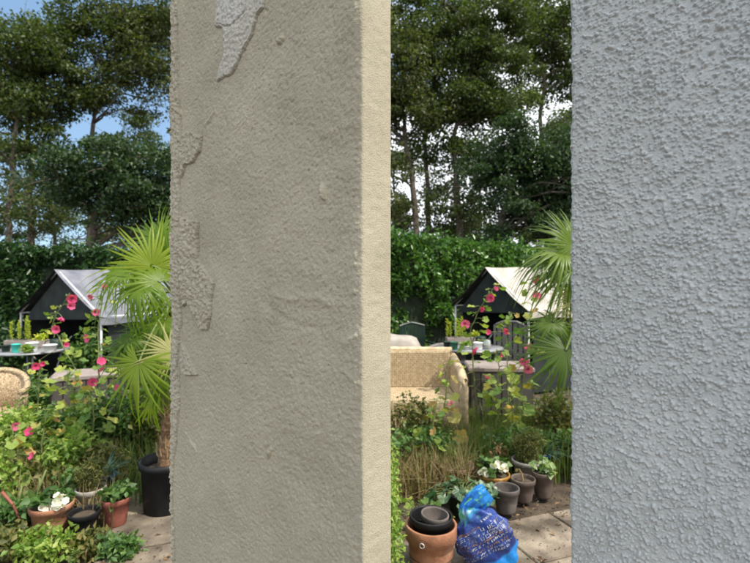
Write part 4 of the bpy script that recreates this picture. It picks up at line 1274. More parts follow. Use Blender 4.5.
def sofa(label, loc, w, rz=0.0, h_back=0.81, h_arm=0.655, h_seat=0.42, name='wicker_sofa', cat='sofa'):
    """origin under the middle of the back; faces -y"""
    root = thing(name, label, cat, loc, rz)
    hw = w/2; D = 0.62
    mats = [M_RATTAN, M_RATTAND]
    b = MB(); b.box((0, 0, h_back/2+0.04), (w-0.16, 0.07, h_back-0.08), m=1, ch=0.012)
    back = b.build('backrest', mats, root)
    k = MB(); weave(k, (-hw+0.09, -0.037, h_seat), (1, 0, 0), (0, 0, 1), (0, -1, 0), w-0.18, h_back-h_seat-0.02)
    tag(k.build('back_weave', mats, back), kind='stuff')
    t = MB(); t.tube([(-hw+0.06, 0, h_back), (0, 0, h_back+0.006), (hw-0.06, 0, h_back)], 0.03, 10); t.build('top_roll', M_RATTAN, back, True)
    s = MB(); s.box((0, -D/2-0.03, h_seat-0.05), (w-0.17, D-0.03, 0.08), m=1, ch=0.012)
    seat = s.build('seat', mats, root)
    k = MB(); weave(k, (-hw+0.09, -D-0.01, h_seat-0.008), (1, 0, 0), (0, 1, 0), (0, 0, 1), w-0.18, D-0.03)
    tag(k.build('seat_weave', mats, seat), kind='stuff')
    f = MB(); f.box((0, -D-0.0, h_seat/2-0.04), (w-0.17, 0.04, h_seat-0.10), m=1)
    fr = f.build('front_skirt', mats, root)
    k = MB(); weave(k, (-hw+0.09, -D-0.022, 0.03), (1, 0, 0), (0, 0, 1), (0, -1, 0), w-0.18, h_seat-0.12)
    tag(k.build('skirt_weave', mats, fr), kind='stuff')
    for sd in (-1, 1):
        a = MB()
        prof = [(0.03, 0.0), (0.03, h_arm+0.08)] + [(-D*t-0.0, h_arm+0.08-0.10*t) for t in (0.2, 0.5, 0.8)] + [(-D-0.01, h_arm-0.055), (-D-0.025, h_arm-0.11), (-D-0.025, 0.0)]
        for x in (-0.035, 0.035):
            for (y, z) in prof: a.v.append((sd*(hw-0.045)+x, y, z))
        n = len(prof)
        a.face(range(n), 1); a.face(reversed(range(n, 2*n)), 1)
        for i in range(n):
            j = (i+1) % n; a.face((i, i+n, j+n, j), 0)
        arm = a.build('arm', mats, root)
        r_ = MB(); r_.tube([(sd*(hw-0.045), y, z) for (y, z) in prof[1:]], 0.042, 10); r_.build('arm_roll', M_RATTAN, arm, True)
        k = MB(); weave(k, (sd*(hw-0.082), -D+0.02, h_seat+0.0), (0, 1, 0), (0, 0, 1), (-sd, 0, 0), D-0.03, h_arm-h_seat-0.05)
        tag(k.build('arm_weave', mats, arm), kind='stuff')
        for y in (-D+0.02, -0.02):
            l_ = MB(); l_.box((sd*(hw-0.045), y, 0.0), (0.05, 0.05, 0.05)); l_.build('foot', M_RATTAND, root)
    return root
sofa('tan wicker sofa with woven back, sunlit, behind the dry grass', (0.13, 5.2, 0.0), 1.52)

# covered cushion pile behind the sofa
def cushion(label, loc, sx_, sy_, h, rz):
    root = thing('cushion', label, 'cushion', loc, rz)
    n = 18; V = []; Fc = []
    for j in range(n+1):
        for i in range(n+1):
            x, y = i/n*2-1, j/n*2-1
            e = (1-abs(x)**4)*(1-abs(y)**4)
            V.append((x*sx_, y*sy_, h*(0.35+0.65*e**0.4)-0.05*h*abs(x)+0.012*math.sin(7*x+3*y)))
    for j in range(n):
        for i in range(n):
            a = j*(n+1)+i; Fc.append((a, a+1, a+n+2, a+n+1))
    rim = [i for i in range(n+1)]+[(j+1)*(n+1)-1 for j in range(1, n+1)]+[n*(n+1)+i for i in reversed(range(n))]+[j*(n+1) for j in reversed(range(1, n))]
    base = len(V); V += [(V[i][0]*.97, V[i][1]*.97, 0) for i in rim]; m = len(rim)
    for i in range(m): Fc.append((rim[(i+1) % m], rim[i], base+i, base+(i+1) % m))
    o = put('cover', nmesh('cover', np.array(V), np.array(Fc), True), M_CUSHION, root)
    pts = [Vector(V[i])+Vector((0, 0, .002)) for i in rim]+[Vector(V[rim[0]])]
    MB().tube(pts, 0.008, 5).build('piping', M_CUSHION, o, True)
    return root
lounge = thing('garden_lounger', 'low grey lounger frame carrying the pale cushion behind the sofa', 'lounger', (0.02, 6.0, 0))
MB().box((0, 0, .60), (1.0, .5, .05), ch=.01).build('deck', M_SLATC, lounge)
for x in (-.42, .42):
    for y in (-.2, .2): MB().box((x, y, .29), (.05, .05, .57)).build('leg', M_SLATC, lounge)
cushion('plump oatmeal cushion lying behind the sofa back', (0.02, 6.0, 0.626), 0.56, 0.27, 0.27, R(-4))

# dark green plastic garden chair
def monobloc(label, loc, rz):
    root = thing('plastic_chair', label, 'chair', loc, rz)
    b = MB()
    n = 9
    for k in range(n):                                # curved back of slats
        a = -0.9+1.8*k/(n-1)
        x0, y0 = 0.21*math.sin(a), 0.19+0.06*math.cos(a)
        b.box((x0*1.08, y0+.05, 0.69), (0.036, 0.012, 0.50-0.06*abs(a)), rz=-a*.5)
    b.tube([(0.235*math.sin(a), 0.245+0.06*math.cos(a), 0.945-0.05*abs(a)) for a in np.linspace(-0.95, 0.95, 11)], 0.02, 8)
    b.tube([(0.235*math.sin(a), 0.235+0.06*math.cos(a), 0.46) for a in np.linspace(-0.95, 0.95, 11)], 0.018, 8)
    b.build('backrest', M_DGREEN, root)
    MB().box((0, 0.02, 0.42), (0.44, 0.44, 0.03), ch=.01).build('seat', M_DGREEN, root)
    for s in (-1, 1):
        MB().tube([(s*.22, .26, .66), (s*.27, .1, .66), (s*.27, -.16, .65), (s*.26, -.2, .6)], .02, 8).build('armrest', M_DGREEN, root, True)
        MB().tube([(s*.26, -.2, .62), (s*.25, -.2, .4), (s*.27, -.24, 0)], [.022, .022, .017], 8).build('leg', M_DGREEN, root, True)
        MB().tube([(s*.21, .22, .44), (s*.25, .3, 0)], [.024, .017], 8).build('leg', M_DGREEN, root, True)
    return root
monobloc('dark green plastic garden chair in front of the bright hedge', (0.60, 6.75, 0), R(12))

# grey tub chair beside the table, cloth on it
def tub_chair(label, loc, rz, m, k_=1.0):
    tubc = thing('tub_chair', label, 'chair', loc, rz)
    k = MB()
    nA = 15
    for j in range(nA+1):
        a = R(-20+220*j/nA)
        for (rr, z) in ((0.25, 0.30), (0.275, 0.55), (0.29, 0.74), (0.262, 0.74), (0.24, 0.55), (0.22, 0.30)):
            zz = z if z < 0.4 else z-0.16*(1-math.sin(max(0, min(PI, a))))
            k.v.append((rr*math.cos(a)*k_, rr*math.sin(a)*k_, zz))
    for j in range(nA):
        for i in range(6):
            k.face((j*6+i, (j+1)*6+i, (j+1)*6+(i+1) % 6, j*6+(i+1) % 6))
    k.face(range(6)); k.face(reversed(range(nA*6, nA*6+6)))
    sh_ = k.build('back_shell', m, tubc, True)
    MB().tube([(0.277*k_*math.cos(R(t)), 0.277*k_*math.sin(R(t)), 0.745-0.16*(1-math.sin(max(0, min(PI, R(t)))))) for t in np.linspace(-20, 200, 18)], 0.026*k_, 8).build('rim', m, sh_, True)
    MB().lathe([(0.22*k_, 0.30), (0.245*k_, 0.32), (0.245*k_, 0.36), (0.22*k_, 0.38), (0.0005, 0.39)], 24).build('seat', m, tubc, True)
    for a in (45, 135, 225, 315):
        MB().tube([(0.18*math.cos(R(a)), 0.18*math.sin(R(a)), 0.31), (0.2*math.cos(R(a)), 0.2*math.sin(R(a)), 0)], 0.015, 6).build('leg', M_METAL, tubc, True)
tub_chair('grey wicker tub chair with rounded back, between sofa and round table', (0.80, 5.85, 0), R(-20), M_WICKG)
tub_chair('tan wicker tub chair, only its curved arm showing at the far left edge', (-3.72, 4.62, -0.10), R(20), mat('tan_wicker_weave', (0.17, 0.11, 0.055), (0.55, 0.43, 0.27), 0.7, 70, 0.6, 90), 1.1)
cl = MB(); nC = 8
for j in range(nC+1):
    for i in range(nC+1):
        x, y = i/nC-.5, j/nC-.5
        cl.v.append((x*.2, y*.13, 0.03*math.cos(x*3)+0.018*math.sin(9*y+4*x)))
for j in range(nC):
    for i in range(nC):
        a = j*(nC+1)+i; cl.face((a, a+1, a+nC+2, a+nC+1))
o = cl.build('folded_cloth', mat('blue_white_cloth', (0.2, 0.33, 0.55), (0.72, 0.73, 0.74), 0.8, 14), None, True, (0.795, 5.70, 0.66), (R(35), R(8), R(-10)))
o.modifiers.new('t', 'SOLIDIFY').thickness = 0.008
tag(o, 'crumpled blue and white cloth draped on the grey tub chair', 'cloth')

# ------------------------------------------------------------------ round tables and what stands on them
def round_table(label, loc, r, h):
    root = thing('round_table', label, 'table', loc)
    MB().lathe([(r-.02, h-.022), (r, h-.018), (r+.004, h-.009), (r-.002, h), (0.0005, h+.001)], 48).build('top', mat('grey_table_top', (0.17, 0.175, 0.18), (0.26, 0.265, 0.27), 0.3, 6), root, True)
    MB().tube([((r+.003)*math.cos(a), (r+.003)*math.sin(a), h-.012) for a in np.linspace(0, 2*PI, 49)], 0.011, 6).build('edge_band', M_METAL, root, True)
    for a in (40, 130, 220, 310):
        c, s = math.cos(R(a)), math.sin(R(a))
        MB().tube([(c*r*.8, s*r*.8, h-.02), (c*r*.62, s*r*.62, h*.5), (c*r*.85, s*r*.85, 0)], 0.012, 6).build('leg', M_METAL, root, True)
    return root

def trough(label, loc, w, d, h, rz=0):
    root = thing('planter_trough', label, 'planter', loc, rz)
    mb = MB()
    t = 0.018
    mb.box((0, 0, .01), (w, d, .02))
    mb.box((0, -d/2+t/2, h/2+.001), (w-.004, t, h-.01), ch=.004); mb.box((0, d/2-t/2, h/2+.001), (w-.004, t, h-.01), ch=.004)
    mb.box((-w/2+t/2, 0, h/2+.003), (t, d-2*t-.002, h-.012), ch=.004); mb.box((w/2-t/2, 0, h/2+.003), (t, d-2*t-.002, h-.012), ch=.004)
    mb.build('shell', M_LID, root)
    s = MB(); s.box((0, 0, h*.72), (w-2*t-.004, d-2*t-.004, .02)); s.build('soil', M_SOIL, root)
    return root

def spikes(label, loc, xs, hs, seed):
    r = np.random.default_rng(seed)
    root = thing('spike_plant', label, 'plant', loc)
    for x, h in zip(xs, hs):
        y = r.normal(0, .03)
        st = MB().tube([(x, y, 0), (x+r.normal(0, .008), y, h*.5), (x+r.normal(0, .015), y, h)], [.006, .005, .002], 5).build('stem', M_STEM, root)
        n = int(h*420)
        t = r.random(n)*0.92+.08
        p = np.column_stack([np.full(n, x)+r.normal(0, .005, n), np.full(n, y)+r.normal(0, .005, n), t*h])
        a = r.uniform(0, 2*PI, n)
        dr = unit(np.column_stack([np.cos(a), np.sin(a), np.full(n, .9)]))
        leaf_cloud('foliage', p, r.uniform(.018, .032, n), L_LIME, st, d=dr, aspect=.5, r=r)
    return root

def cup(name, label, loc, r, h, m, cat='pot', rim=.006):
    root = thing(name, label, cat, loc)
    MB().lathe([(r*.78, 0), (r*.8, .004), (r*.97, h-rim), (r*1.03, h-rim), (r*1.03, h), (r*.92, h), (r*.74, .02), (.0005, .02)], 24).build('shell', m, root, True)
    return root

Yt = 6.0; zt_ = 0.735
round_table('round grey garden table crowded with pots, in front of the sunlit tent', (P(470, 346, Yt).x, Yt, 0), 0.40, zt_)
round_table('round grey garden table at the left edge, crowded with pots', (P(30, 352, Yt).x, Yt, 0), 0.42, 0.70)
def tp(px, dy, z=zt_+.002): return Vector(((px-CX)/F*(Yt+dy), Yt+dy, z))
trough('weathered trough of yellow spiky plants at the back of the right table', tp(464, .20), .46, .15, .10, R(3))
spikes('upright lime-yellow spike plant in the right trough', tp(457, .20, zt_+.085), (-.13, -.08, -.02, .03, .07), (.24, .20, .25, .22, .27), 51)
plant('golden_mound', 'bright yellow mound of leaves at the right end of the trough', tp(475, .20, zt_+.08), 200, (.09, .06, .05), .035, L_LIME, seed=52, aspect=.6)
cup('plant_cup', 'dark green cup at the left end of the right table', tp(447, -.18), .045, .085, M_DGREEN)
cup('plant_cup', 'bottle-green cup second from the left on the right table', tp(454, -.26), .05, .09, mat('bottle_green', (.012, .09, .05), (.02, .12, .07), .35, 8))
cup('white_pot', 'glossy white pot in the middle of the right table', tp(478, -.26), .058, .085, M_WHITE)
cup('plastic_tray', 'pale seed tray under the lettuce seedlings', tp(465, -.24), .06, .04, M_PALEMETAL, 'tray')
plant('lettuce_seedlings', 'pale green lettuce seedlings in the seed tray', tp(465, -.24, zt_+.03), 150, (.075, .05, .035), .035, L_PRIVET, seed=53, aspect=.8)
def jar(label, loc, r, h):
    m, n, l, b = newmat('jar_glass')
    b.inputs['Base Color'].default_value = (.75, .82, .78, 1); b.inputs['Transmission Weight'].default_value = .75; b.inputs['Roughness'].default_value = .12
    root = thing('glass_jar', label, 'jar', loc)
    MB().lathe([(r*.9, 0), (r, .008), (r, h*.8), (r*.85, h*.9), (r*.85, h), (r*.78, h), (r*.78, h*.88), (r*.92, h*.78), (r*.92, .01), (.0005, .01)], 24).build('body', m, root, True)
    MB().lathe([(r*.9, .012), (r*.9, h*.4), (.0005, h*.41)], 20).build('contents', M_OCHRE, root, True)
jar('clear glass jar right of the white pot on the table', tp(487, -.22), .045, .11)
def can(label, loc, rz):
    root = thing('watering_can', label, 'watering can', loc, rz)
    b = MB().lathe([(.065, 0), (.07, .01), (.066, .11), (.05, .125), (.045, .12), (.0005, .12)], 24).build('body', M_DGREEN, root, True)
    MB().tube([(.06, 0, .04), (.12, 0, .09), (.17, 0, .15)], [.016, .012, .01], 8).build('spout', M_DGREEN, root, True)
    MB().tube([(-.055, 0, .11), (-.11, 0, .1), (-.12, 0, .06), (-.066, 0, .03)], .008, 6).build('handle', M_DGREEN, root, True)
can('small dark green watering can behind the white pot, right table', tp(481, .05), R(20))
ZL = .702
trough('weathered trough of yellow spiky plants on the left table', tp(27, .18, ZL), .50, .16, .10, R(-4))
spikes('upright lime-yellow spike plant in the left trough', tp(24, .18, ZL+.085), (-.14, -.11, -.05, .0, .04, .08), (.24, .22, .26, .25, .31, .26), 54)
plant('golden_mound', 'bright yellow mound of leaves in the left trough', tp(41, .18, ZL+.08), 220, (.10, .06, .055), .035, L_LIME, seed=55, aspect=.6)
cup('plant_cup', 'turquoise cup near the left end of the left table', tp(16, -.26, ZL), .05, .10, M_TEAL)
cup('white_pot', 'square-shouldered white pot left of centre on the left table', tp(32, -.12, ZL), .07, .10, M_WHITE)
cup('white_pot', 'white pot near the right rim of the left table', tp(50, -.24, ZL), .075, .09, M_WHITE)
cup('plant_cup', 'dark green cup at the left end of the left table', tp(6, -.2, ZL), .05, .08, M_DGREEN)
plant('lettuce_seedlings', 'pale yellow-green seedlings between the cups on the left table', tp(27, -.3, ZL), 170, (.09, .06, .05), .04, L_PRIVET, seed=56, aspect=.8)
can('small dark green watering can at the right of the left table', tp(56, .05, ZL), R(30))

# ------------------------------------------------------------------ storage boxes
def storage_box(label, loc, w, d, h, rz):
    root = thing('storage_box', label, 'storage box', loc, rz)
    MB().box((0, 0, h/2-.02), (w-.03, d-.03, h-.08)).build('body', M_BOX, root)
    n = 6; pw = (w-.03)/n
    for i in range(n):
        p = MB(); p.box((-w/2+.015+(i+.5)*pw, -d/2+.008, h/2-.02), (pw-.014, .022, h-.10)); p.build('panel', M_BOX, root)
    for s in (-1, 1):
        for i in range(3):
            p = MB(); p.box((s*(w/2-.008), -d/2+.03+(i+.5)*(d-.06)/3, h/2-.02), (.022, (d-.06)/3-.014, h-.10)); p.build('panel', M_BOX, root)
    MB().box((0, 0, h-.03), (w+.02, d+.02, .055), ch=.015).build('lid', M_LID, root)
    return root
storage_box('dark grey-brown storage box with paler lid below the round table', (1.37, 5.35, 0), .68, .42, .635, R(-4))
storage_box('dark storage box with paler lid half hidden by hollyhocks on the left', (-3.16, 5.3, 0), .66, .42, .56, R(24))

# slatted chair behind the box
sc_ = thing('slatted_chair', 'dark grey slatted wooden chair behind the storage box', 'chair', (1.70, 6.05, 0), R(-15))
for i in range(5):
    MB().box((-.13+i*.065, .02, .74), (.05, .018, .56)).build('slat', M_SLATC, sc_)
MB().tube([(-.17, .02, 1.0), (-.08, .02, 1.04), (.08, .02, 1.04), (.17, .02, 1.0)], .02, 6).build('top_rail', M_SLATC, sc_)
MB().box((0, .022, .47), (.36, .028, .04)).build('lower_rail', M_SLATC, sc_)
for i in range(5): MB().box((0, -.36+i*.08, .43), (.38, .06, .018)).build('seat_slat', M_SLATC, sc_)
for s in (-1, 1):
    MB().box((s*.185, .02, .5), (.03, .03, 1.0)).build('leg', M_SLATC, sc_); MB().box((s*.185, -.34, .21), (.03, .03, .42)).build('leg', M_SLATC, sc_)

# ------------------------------------------------------------------ hollyhocks
def lobed_leaf():
    mb = MB(); n = 20
    mb.v.append((0.35, 0, -.03))
    for i in range(n):
        t = 2*PI*i/n
        rr = 0.52*(0.89+0.11*math.cos(5*t))*(0.55 if i == n//2 else 1)
        mb.v.append((0.42+rr*math.cos(t), rr*math.sin(t)*1.05, 0.05*math.sin(5*t+1)+0.10*abs(math.sin(t))-.10*max(0, math.cos(t))))
    for i in range(n): mb.face((0, 1+i, 1+(i+1) % n))
    return mb.mesh('leaf')
LF_G = lobed_leaf(); LF_G.materials.append(L_HOLLY)
LF_Y = LF_G.copy(); LF_Y.materials.clear(); LF_Y.materials.append(L_YELLOW)

def lobed_plant(name, label, base, n, ext, size, me, seed):
    r = random.Random(seed)
    root = thing(name, label, 'plant', base)
    for k in range(n):
        a = r.uniform(0, 2*PI); q = r.random()**.5
        p = Vector((math.cos(a)*ext[0]*q, math.sin(a)*ext[1]*q, ext[2]*(1.15-q*q)*r.uniform(.45, 1.1)))
        MB().tube(curve((r.gauss(0, .015), r.gauss(0, .015), -.01), p, .02, 4), [.003, .003, .0025, .002, .002], 4).build('stalk', M_STEM, root)
        s = size*r.uniform(.6, 1.15)
        put('leaf', me, None, root, p, (r.gauss(0, .35)+.3, r.gauss(0, .3)+.25, a+r.gauss(0, .5)), s)
    return root
LF_B = LF_G.copy(); LF_B.materials.clear(); LF_B.materials.append(leafmat('ivy_leaf', [(0.035, 0.085, 0.045), (0.06, 0.125, 0.06), (0.10, 0.18, 0.09), (0.16, 0.22, 0.12)], .25, .4, .5, obj=True))
lobed_plant('ivy', 'ivy with broad blue-green leaves behind the terracotta pot and bag', (tI.x-0.02, tI.y, tI.z-.03), 60, (.21, .16, .10), .075, LF_B, 39)
lobed_plant('creeper', 'low green creeper left of the ivy under the dry grass', G(418, 520), 42, (.20, .2, .12), .07, LF_G, 40)

def hollyhock(label, path, flowers, seed, nleaf=14, lsize=0.10, yellow=0.15, fsize=0.045, buds=5, group=None, t0=0.1):
    """path: (px, py, Y) of the stem from the ground up; flowers: (px, py)"""
    r = random.Random(seed)
    pts = [P(*p) for p in path]
    base = Vector((pts[0].x, pts[0].y, -0.03))
    root = thing('hollyhock', label, 'flower', base)
    fine = [base]
    for i in range(len(pts)-1):
        for k in range(4): fine.append(pts[i].lerp(pts[i+1], (k+.5)/4)+Vector((r.gauss(0, .006), r.gauss(0, .006), 0)))
    fine.append(pts[-1])
    n = len(fine)
    MB().tube([p-base for p in fine], [.009*(1-.7*i/(n-1)) for i in range(n)], 6).build('stem', M_STEM, root, True)
    def near(q): return min(fine, key=lambda p: (p-q).length)
    yb = pts[-1].y
    for f in flowers:
        i_near = min(range(1, n), key=lambda i: abs((CX+fine[i].x/fine[i].y*F)-f[0])+abs((CY-(fine[i].z-H)/fine[i].y*F)-f[1]))
        q = P(f[0], f[1], fine[i_near].y-0.05)
        MB().tube(curve(fine[i_near]-base, q-base, .01, 3), .003, 4).build('flower_stalk', M_STEM, root)
        put('flower', FL_PINK, None, root, q-base, face_cam(q, .6, r), tuple(fsize*v_ for v_ in r.choice(((.95, .95, 1), (.8, .85, 1.1), (.6, .62, 1.3), (1.05, 1.0, .8)))))
    nleaf = int(nleaf*1.7)
    for k in range(nleaf):
        t = t0+(1-t0-.04)*(k+r.random())/nleaf
        x = t*(n-1); i = min(int(x), n-2); p = fine[i].lerp(fine[i+1], x-i)
        s = lsize*(1.15-.55*t)*r.uniform(.7, 1.2)
        a = r.uniform(0, 2*PI)
        d = Vector((math.cos(a), math.sin(a)-.35, r.uniform(-.1, .45)))
        q = p+d*s*.9
        stk = MB().tube(curve(p-base, q-base, .012, 3), .0025, 4).build('leaf_stalk', M_STEM, root)
        lf = put('leaf', LF_Y if r.random() < yellow*.6 else LF_G, None, root, q-base, (r.gauss(0, .5)+.35, r.gauss(0, .35)+.25, a+r.gauss(0, .3)), s)
    bd = MB()
    for k in range(buds):
        t = .78+.22*k/buds; x = t*(n-1); i = min(int(x), n-2); p = fine[i].lerp(fine[i+1], x-i)-base
        a = r.uniform(0, 6.28); c = p+Vector((math.cos(a)*.016, math.sin(a)*.016, .004))
        bd = MB().lathe([(.0005, -.012), (.009, -.004), (.010, .004), (.004, .014), (.0005, .018)], 8, c)
        bd.build('bud', M_STEM, root, True)
    return root

# right view
hollyhock('tall leaning hollyhock with pink blooms reaching up before the dark tent opening', [(478, 425, 4.9), (474, 370, 4.85), (470, 330, 4.8), (482, 306, 4.8), (497, 283, 4.8)],
          [(495, 290), (491, 298), (484, 309), (465, 324), (476, 352)], 61, 18, .10, .08)
hollyhock('hollyhock with blooms in front of the cream tent roof', [(522, 430, 4.6), (524, 370, 4.6), (530, 320, 4.6), (537, 272, 4.6)],
          [(535, 279), (536, 296), (529, 348), (524, 362), (528, 369)], 62, 18, .11, .15)
hollyhock('short hollyhock with small red blooms in front of the slatted chair', [(508, 430, 4.9), (507, 380, 4.9), (506, 335, 4.9), (511, 312, 4.9)],
          [(507, 331), (503, 356), (488, 333)], 63, 15, .10, .12, .038)
hollyhock('hollyhock gone to seed with pale curled leaves over the storage box lid', [(497, 440, 4.5), (496, 400, 4.5), (499, 370, 4.5), (496, 350, 4.5)],
          [(487, 379)], 64, 12, .12, .5, .035)
hollyhock('low hollyhock with large yellow-green leaves before the storage box', [(515, 450, 4.3), (513, 415, 4.3), (510, 385, 4.3)], [(523, 362)], 65, 11, .13, .35, .035)
hollyhock('yellowing orange-leaved plant in front of the sofa arm', [(440, 450, 4.2), (443, 415, 4.2), (447, 390, 4.2), (444, 360, 4.2)], [], 66, 15, .11, .85, buds=0)
hollyhock('thin plant with lime leaves before the sofa seat', [(432, 455, 3.9), (433, 425, 3.9), (437, 398, 3.9)], [(452, 404)], 67, 9, .085, .2, .03, buds=0)
# left view
hollyhock('tall leaning hollyhock with bright pink blooms before the left tent', [(85, 420, 4.7), (80, 380, 4.7), (60, 340, 4.7), (50, 325, 4.7), (70, 293, 4.7)],
          [(72, 298), (70, 306), (62, 317), (57, 329)], 71, 20, .09, .15, .05)
hollyhock('hollyhock with pink blooms against the white roof of the left tent', [(100, 425, 4.4), (100, 370, 4.4), (98, 330, 4.4), (105, 284, 4.4)],
          [(105, 288), (92, 296), (95, 312), (101, 362), (103, 370), (93, 382), (88, 338)], 72, 20, .10, .15, .042)
hollyhock('hollyhock with pink blooms below the left table edge', [(40, 440, 4.6), (38, 400, 4.6), (40, 360, 4.6)], [(36, 366), (44, 364), (66, 345)], 73, 14, .10, .3, .04)
hollyhock('bushy hollyhock with lime and yellow leaves at the centre of the left bed', [(66, 470, 4.0), (68, 430, 4.0), (72, 395, 4.0), (66, 370, 4.0)], [], 74, 22, .11, .45, buds=3)
hollyhock('yellow-leaved plant in the left bed beside the wicker arm', [(45, 470, 3.8), (42, 440, 3.8), (48, 405, 3.8)], [(16, 426), (30, 432)], 75, 16, .10, .6, .036, buds=0)
hollyhock('leafy green plant left of the big palm frond', [(92, 450, 4.0), (94, 415, 4.0), (90, 390, 4.0)], [(118, 388)], 76, 14, .12, .25, .03, buds=0)
hollyhock('short plant with pale yellow leaves low at the left edge', [(12, 490, 3.4), (14, 460, 3.4), (10, 425, 3.4)], [(33, 456)], 77, 13, .09, .5, .03, buds=0)

# ------------------------------------------------------------------ shrubs and grass
def shrub(label, px, py, Yd, ext, n, size, lm, seed, aspect=.55, name='shrub', stems=16):
    b = P(px, py, Yd); b.z = -0.03
    return plant(name, label, b, n, ext, size, lm, seed=seed, aspect=aspect, stems=stems, stem_m=M_DRYSTEM, lift=ext[2]*.95, cat='shrub', srad=.006)
shrub('bright yellow-green small-leaved bush in the lower corner beside the terracotta pot', 381, 505, 2.4, (.13, .2, .34), 3600, .028, L_PRIVET, 81, name='bush', stems=30)
shrub('bright bush of small leaves standing behind the corner bush', 380, 460, 2.9, (.13, .2, .38), 2400, .03, L_PRIVET, 82, name='bush', stems=24)
shrub('mid green shrub under the round table beside the sofa arm', 462, 400, 5.5, (.22, .2, .22), 900, .07, L_GREEN, 83)
shrub('dark leafy shrub growing inside the sunlit tent opening', 512, 330, 6.9, (.32, .3, .5), 1100, .085, L_GREEN, 84)
shrub('dark leafy shrub growing inside the left tent opening', 88, 340, 6.7, (.35, .3, .5), 1100, .085, L_GREEN, 85)
shrub('dark olive shrub below the drooping palm frond on the right', 555, 420, 4.4, (.30, .3, .30), 1700, .05, L_OLIVE, 86)
shrub('green shrub in the middle of the left flower bed', 70, 440, 4.2, (.40, .3, .27), 2400, .06, L_GREEN, 87)
shrub('bright yellow-green shrub at the left edge of the left flower bed', 15, 440, 4.0, (.35, .3, .30), 2000, .055, L_PRIVET, 88)
shrub('dark green shrub under the palm fronds on the left', 125, 425, 4.3, (.33, .3, .33), 2000, .06, L_GREEN, 89)
shrub('shaded olive shrub behind the left palm tub', 158, 420, 4.3, (.3, .3, .36), 1600, .06, L_OLIVE, 90)
shrub('low sprawling green plant at the lower left corner', 12, 520, 3.0, (.24, .2, .12), 900, .05, L_GREEN, 91)
shrub('low mixed plant between the left pots and the flower bed', 40, 475, 3.5, (.30, .2, .16), 1000, .05, L_OLIVE, 92)
shrub('green shrub below the left round table', 25, 385, 5.4, (.45, .3, .28), 1500, .07, L_GREEN, 93)
shrub('green shrub at the foot of the left hedge', 8, 330, 7.4, (.5, .4, .55), 1500, .09, L_HEDGED, 94)

for lab, px_, py_, Y_, ex_, n_, sz_, lm_, sd_ in (
        ('low dark leafy plant at the bottom left corner of the ground', 10, 550, 2.75, (.22, .16, .10), 600, .05, L_OLIVE, 401),
        ('low leafy plant in front of the left white-flower pot', 48, 556, 2.7, (.20, .13, .11), 650, .045, L_PRIVET, 402),
        ('low olive plant below the dark empty pot on the left', 92, 552, 2.74, (.16, .12, .075), 450, .045, L_OLIVE, 403),
        ('dark low plant at the corner of the left paving, below the red-brown pot', 122, 553, 2.72, (.13, .11, .08), 500, .045, L_GREEN, 410),
        ('sunlit yellow-green plant rising behind the pale bowl', 72, 470, 3.6, (.2, .15, .27), 900, .05, L_PRIVET, 411),
        ('leafy tuft between the white-flower pot and the pale bowl', 74, 500, 3.25, (.14, .12, .17), 600, .05, L_GREEN, 404),
        ('sunlit lime weeds at the left edge above the low plants', 6, 470, 3.3, (.16, .15, .22), 600, .05, L_PRIVET, 405),
        ('olive weeds behind the left pots', 100, 470, 3.6, (.22, .15, .2), 900, .05, L_OLIVE, 406),
        ('dense green weeds behind the right pot row', 515, 450, 3.95, (.30, .15, .2), 1000, .05, L_GREEN, 407),
        ('olive weeds crowding the front of the wicker sofa', 410, 425, 4.3, (.36, .15, .30), 1500, .05, L_OLIVE, 408),
        ('dark weeds in the shade between blue pot and grey wall', 560, 455, 4.0, (.22, .15, .2), 800, .05, L_GREEN, 409)):
    shrub(lab, px_, py_, Y_, ex_, n_, sz_, lm_, sd_, name='leafy_plant', stems=12)

def grass(name, label, n, xr, yr, hr, w, lm, seed, lean=.4, keep=None, cat='grass'):
    r = np.random.default_rng(seed)
    px = r.uniform(*xr, n); Y = r.uniform(*yr, n)
    xy = np.column_stack([(px-CX)/F*Y, Y])
    cl_ = vnoise(xy[:, 0]+30, xy[:, 1]+30, .3, seed)
    k = r.random(n) < .55+.5*cl_
    xy = xy[k]; n = len(xy)
    V, Fc = blades(n, xy, r.uniform(*hr, n), np.full(n, w)*r.uniform(.6, 1.3, n), lean, r)
    return tag(put(name, nmesh(name, V, Fc), lm), label, cat, kind='stuff')
grass('dry_grass', 'tall straw-coloured dry grass in front of the wicker sofa', 3600, (384, 470), (3.4, 4.5), (.12, .40), .009, L_DRY, 95, .75)
shrub('tangled green growth in the dry grass before the sofa', 425, 440, 3.9, (.35, .25, .22), 1300, .05, L_GREEN, 195)
grass('green_grass', 'unmown green grass between sofa and storage box', 7000, (425, 540), (3.7, 5.1), (.15, .38), .009, L_GRASS, 96, .4)
grass('shaded_grass', 'rank grass under the right palm fronds', 3000, (515, 590), (3.7, 5.0), (.2, .42), .009, L_GRASS, 97, .4)
grass('bed_grass', 'green grass and dry stems filling the left flower bed', 6500, (-10, 175), (3.3, 5.0), (.12, .36), .009, L_GRASS, 98, .45)
grass('straw_grass', 'straw-coloured dry stems low in the left bed', 2200, (-10, 120), (3.0, 4.3), (.12, .36), .008, L_DRY, 99, .5)
grass('lawn', 'short rough grass across the back of the garden', 26000, (-60, 800), (5.0, 9.5), (.03, .12), .012, L_GRASS, 100, .5)

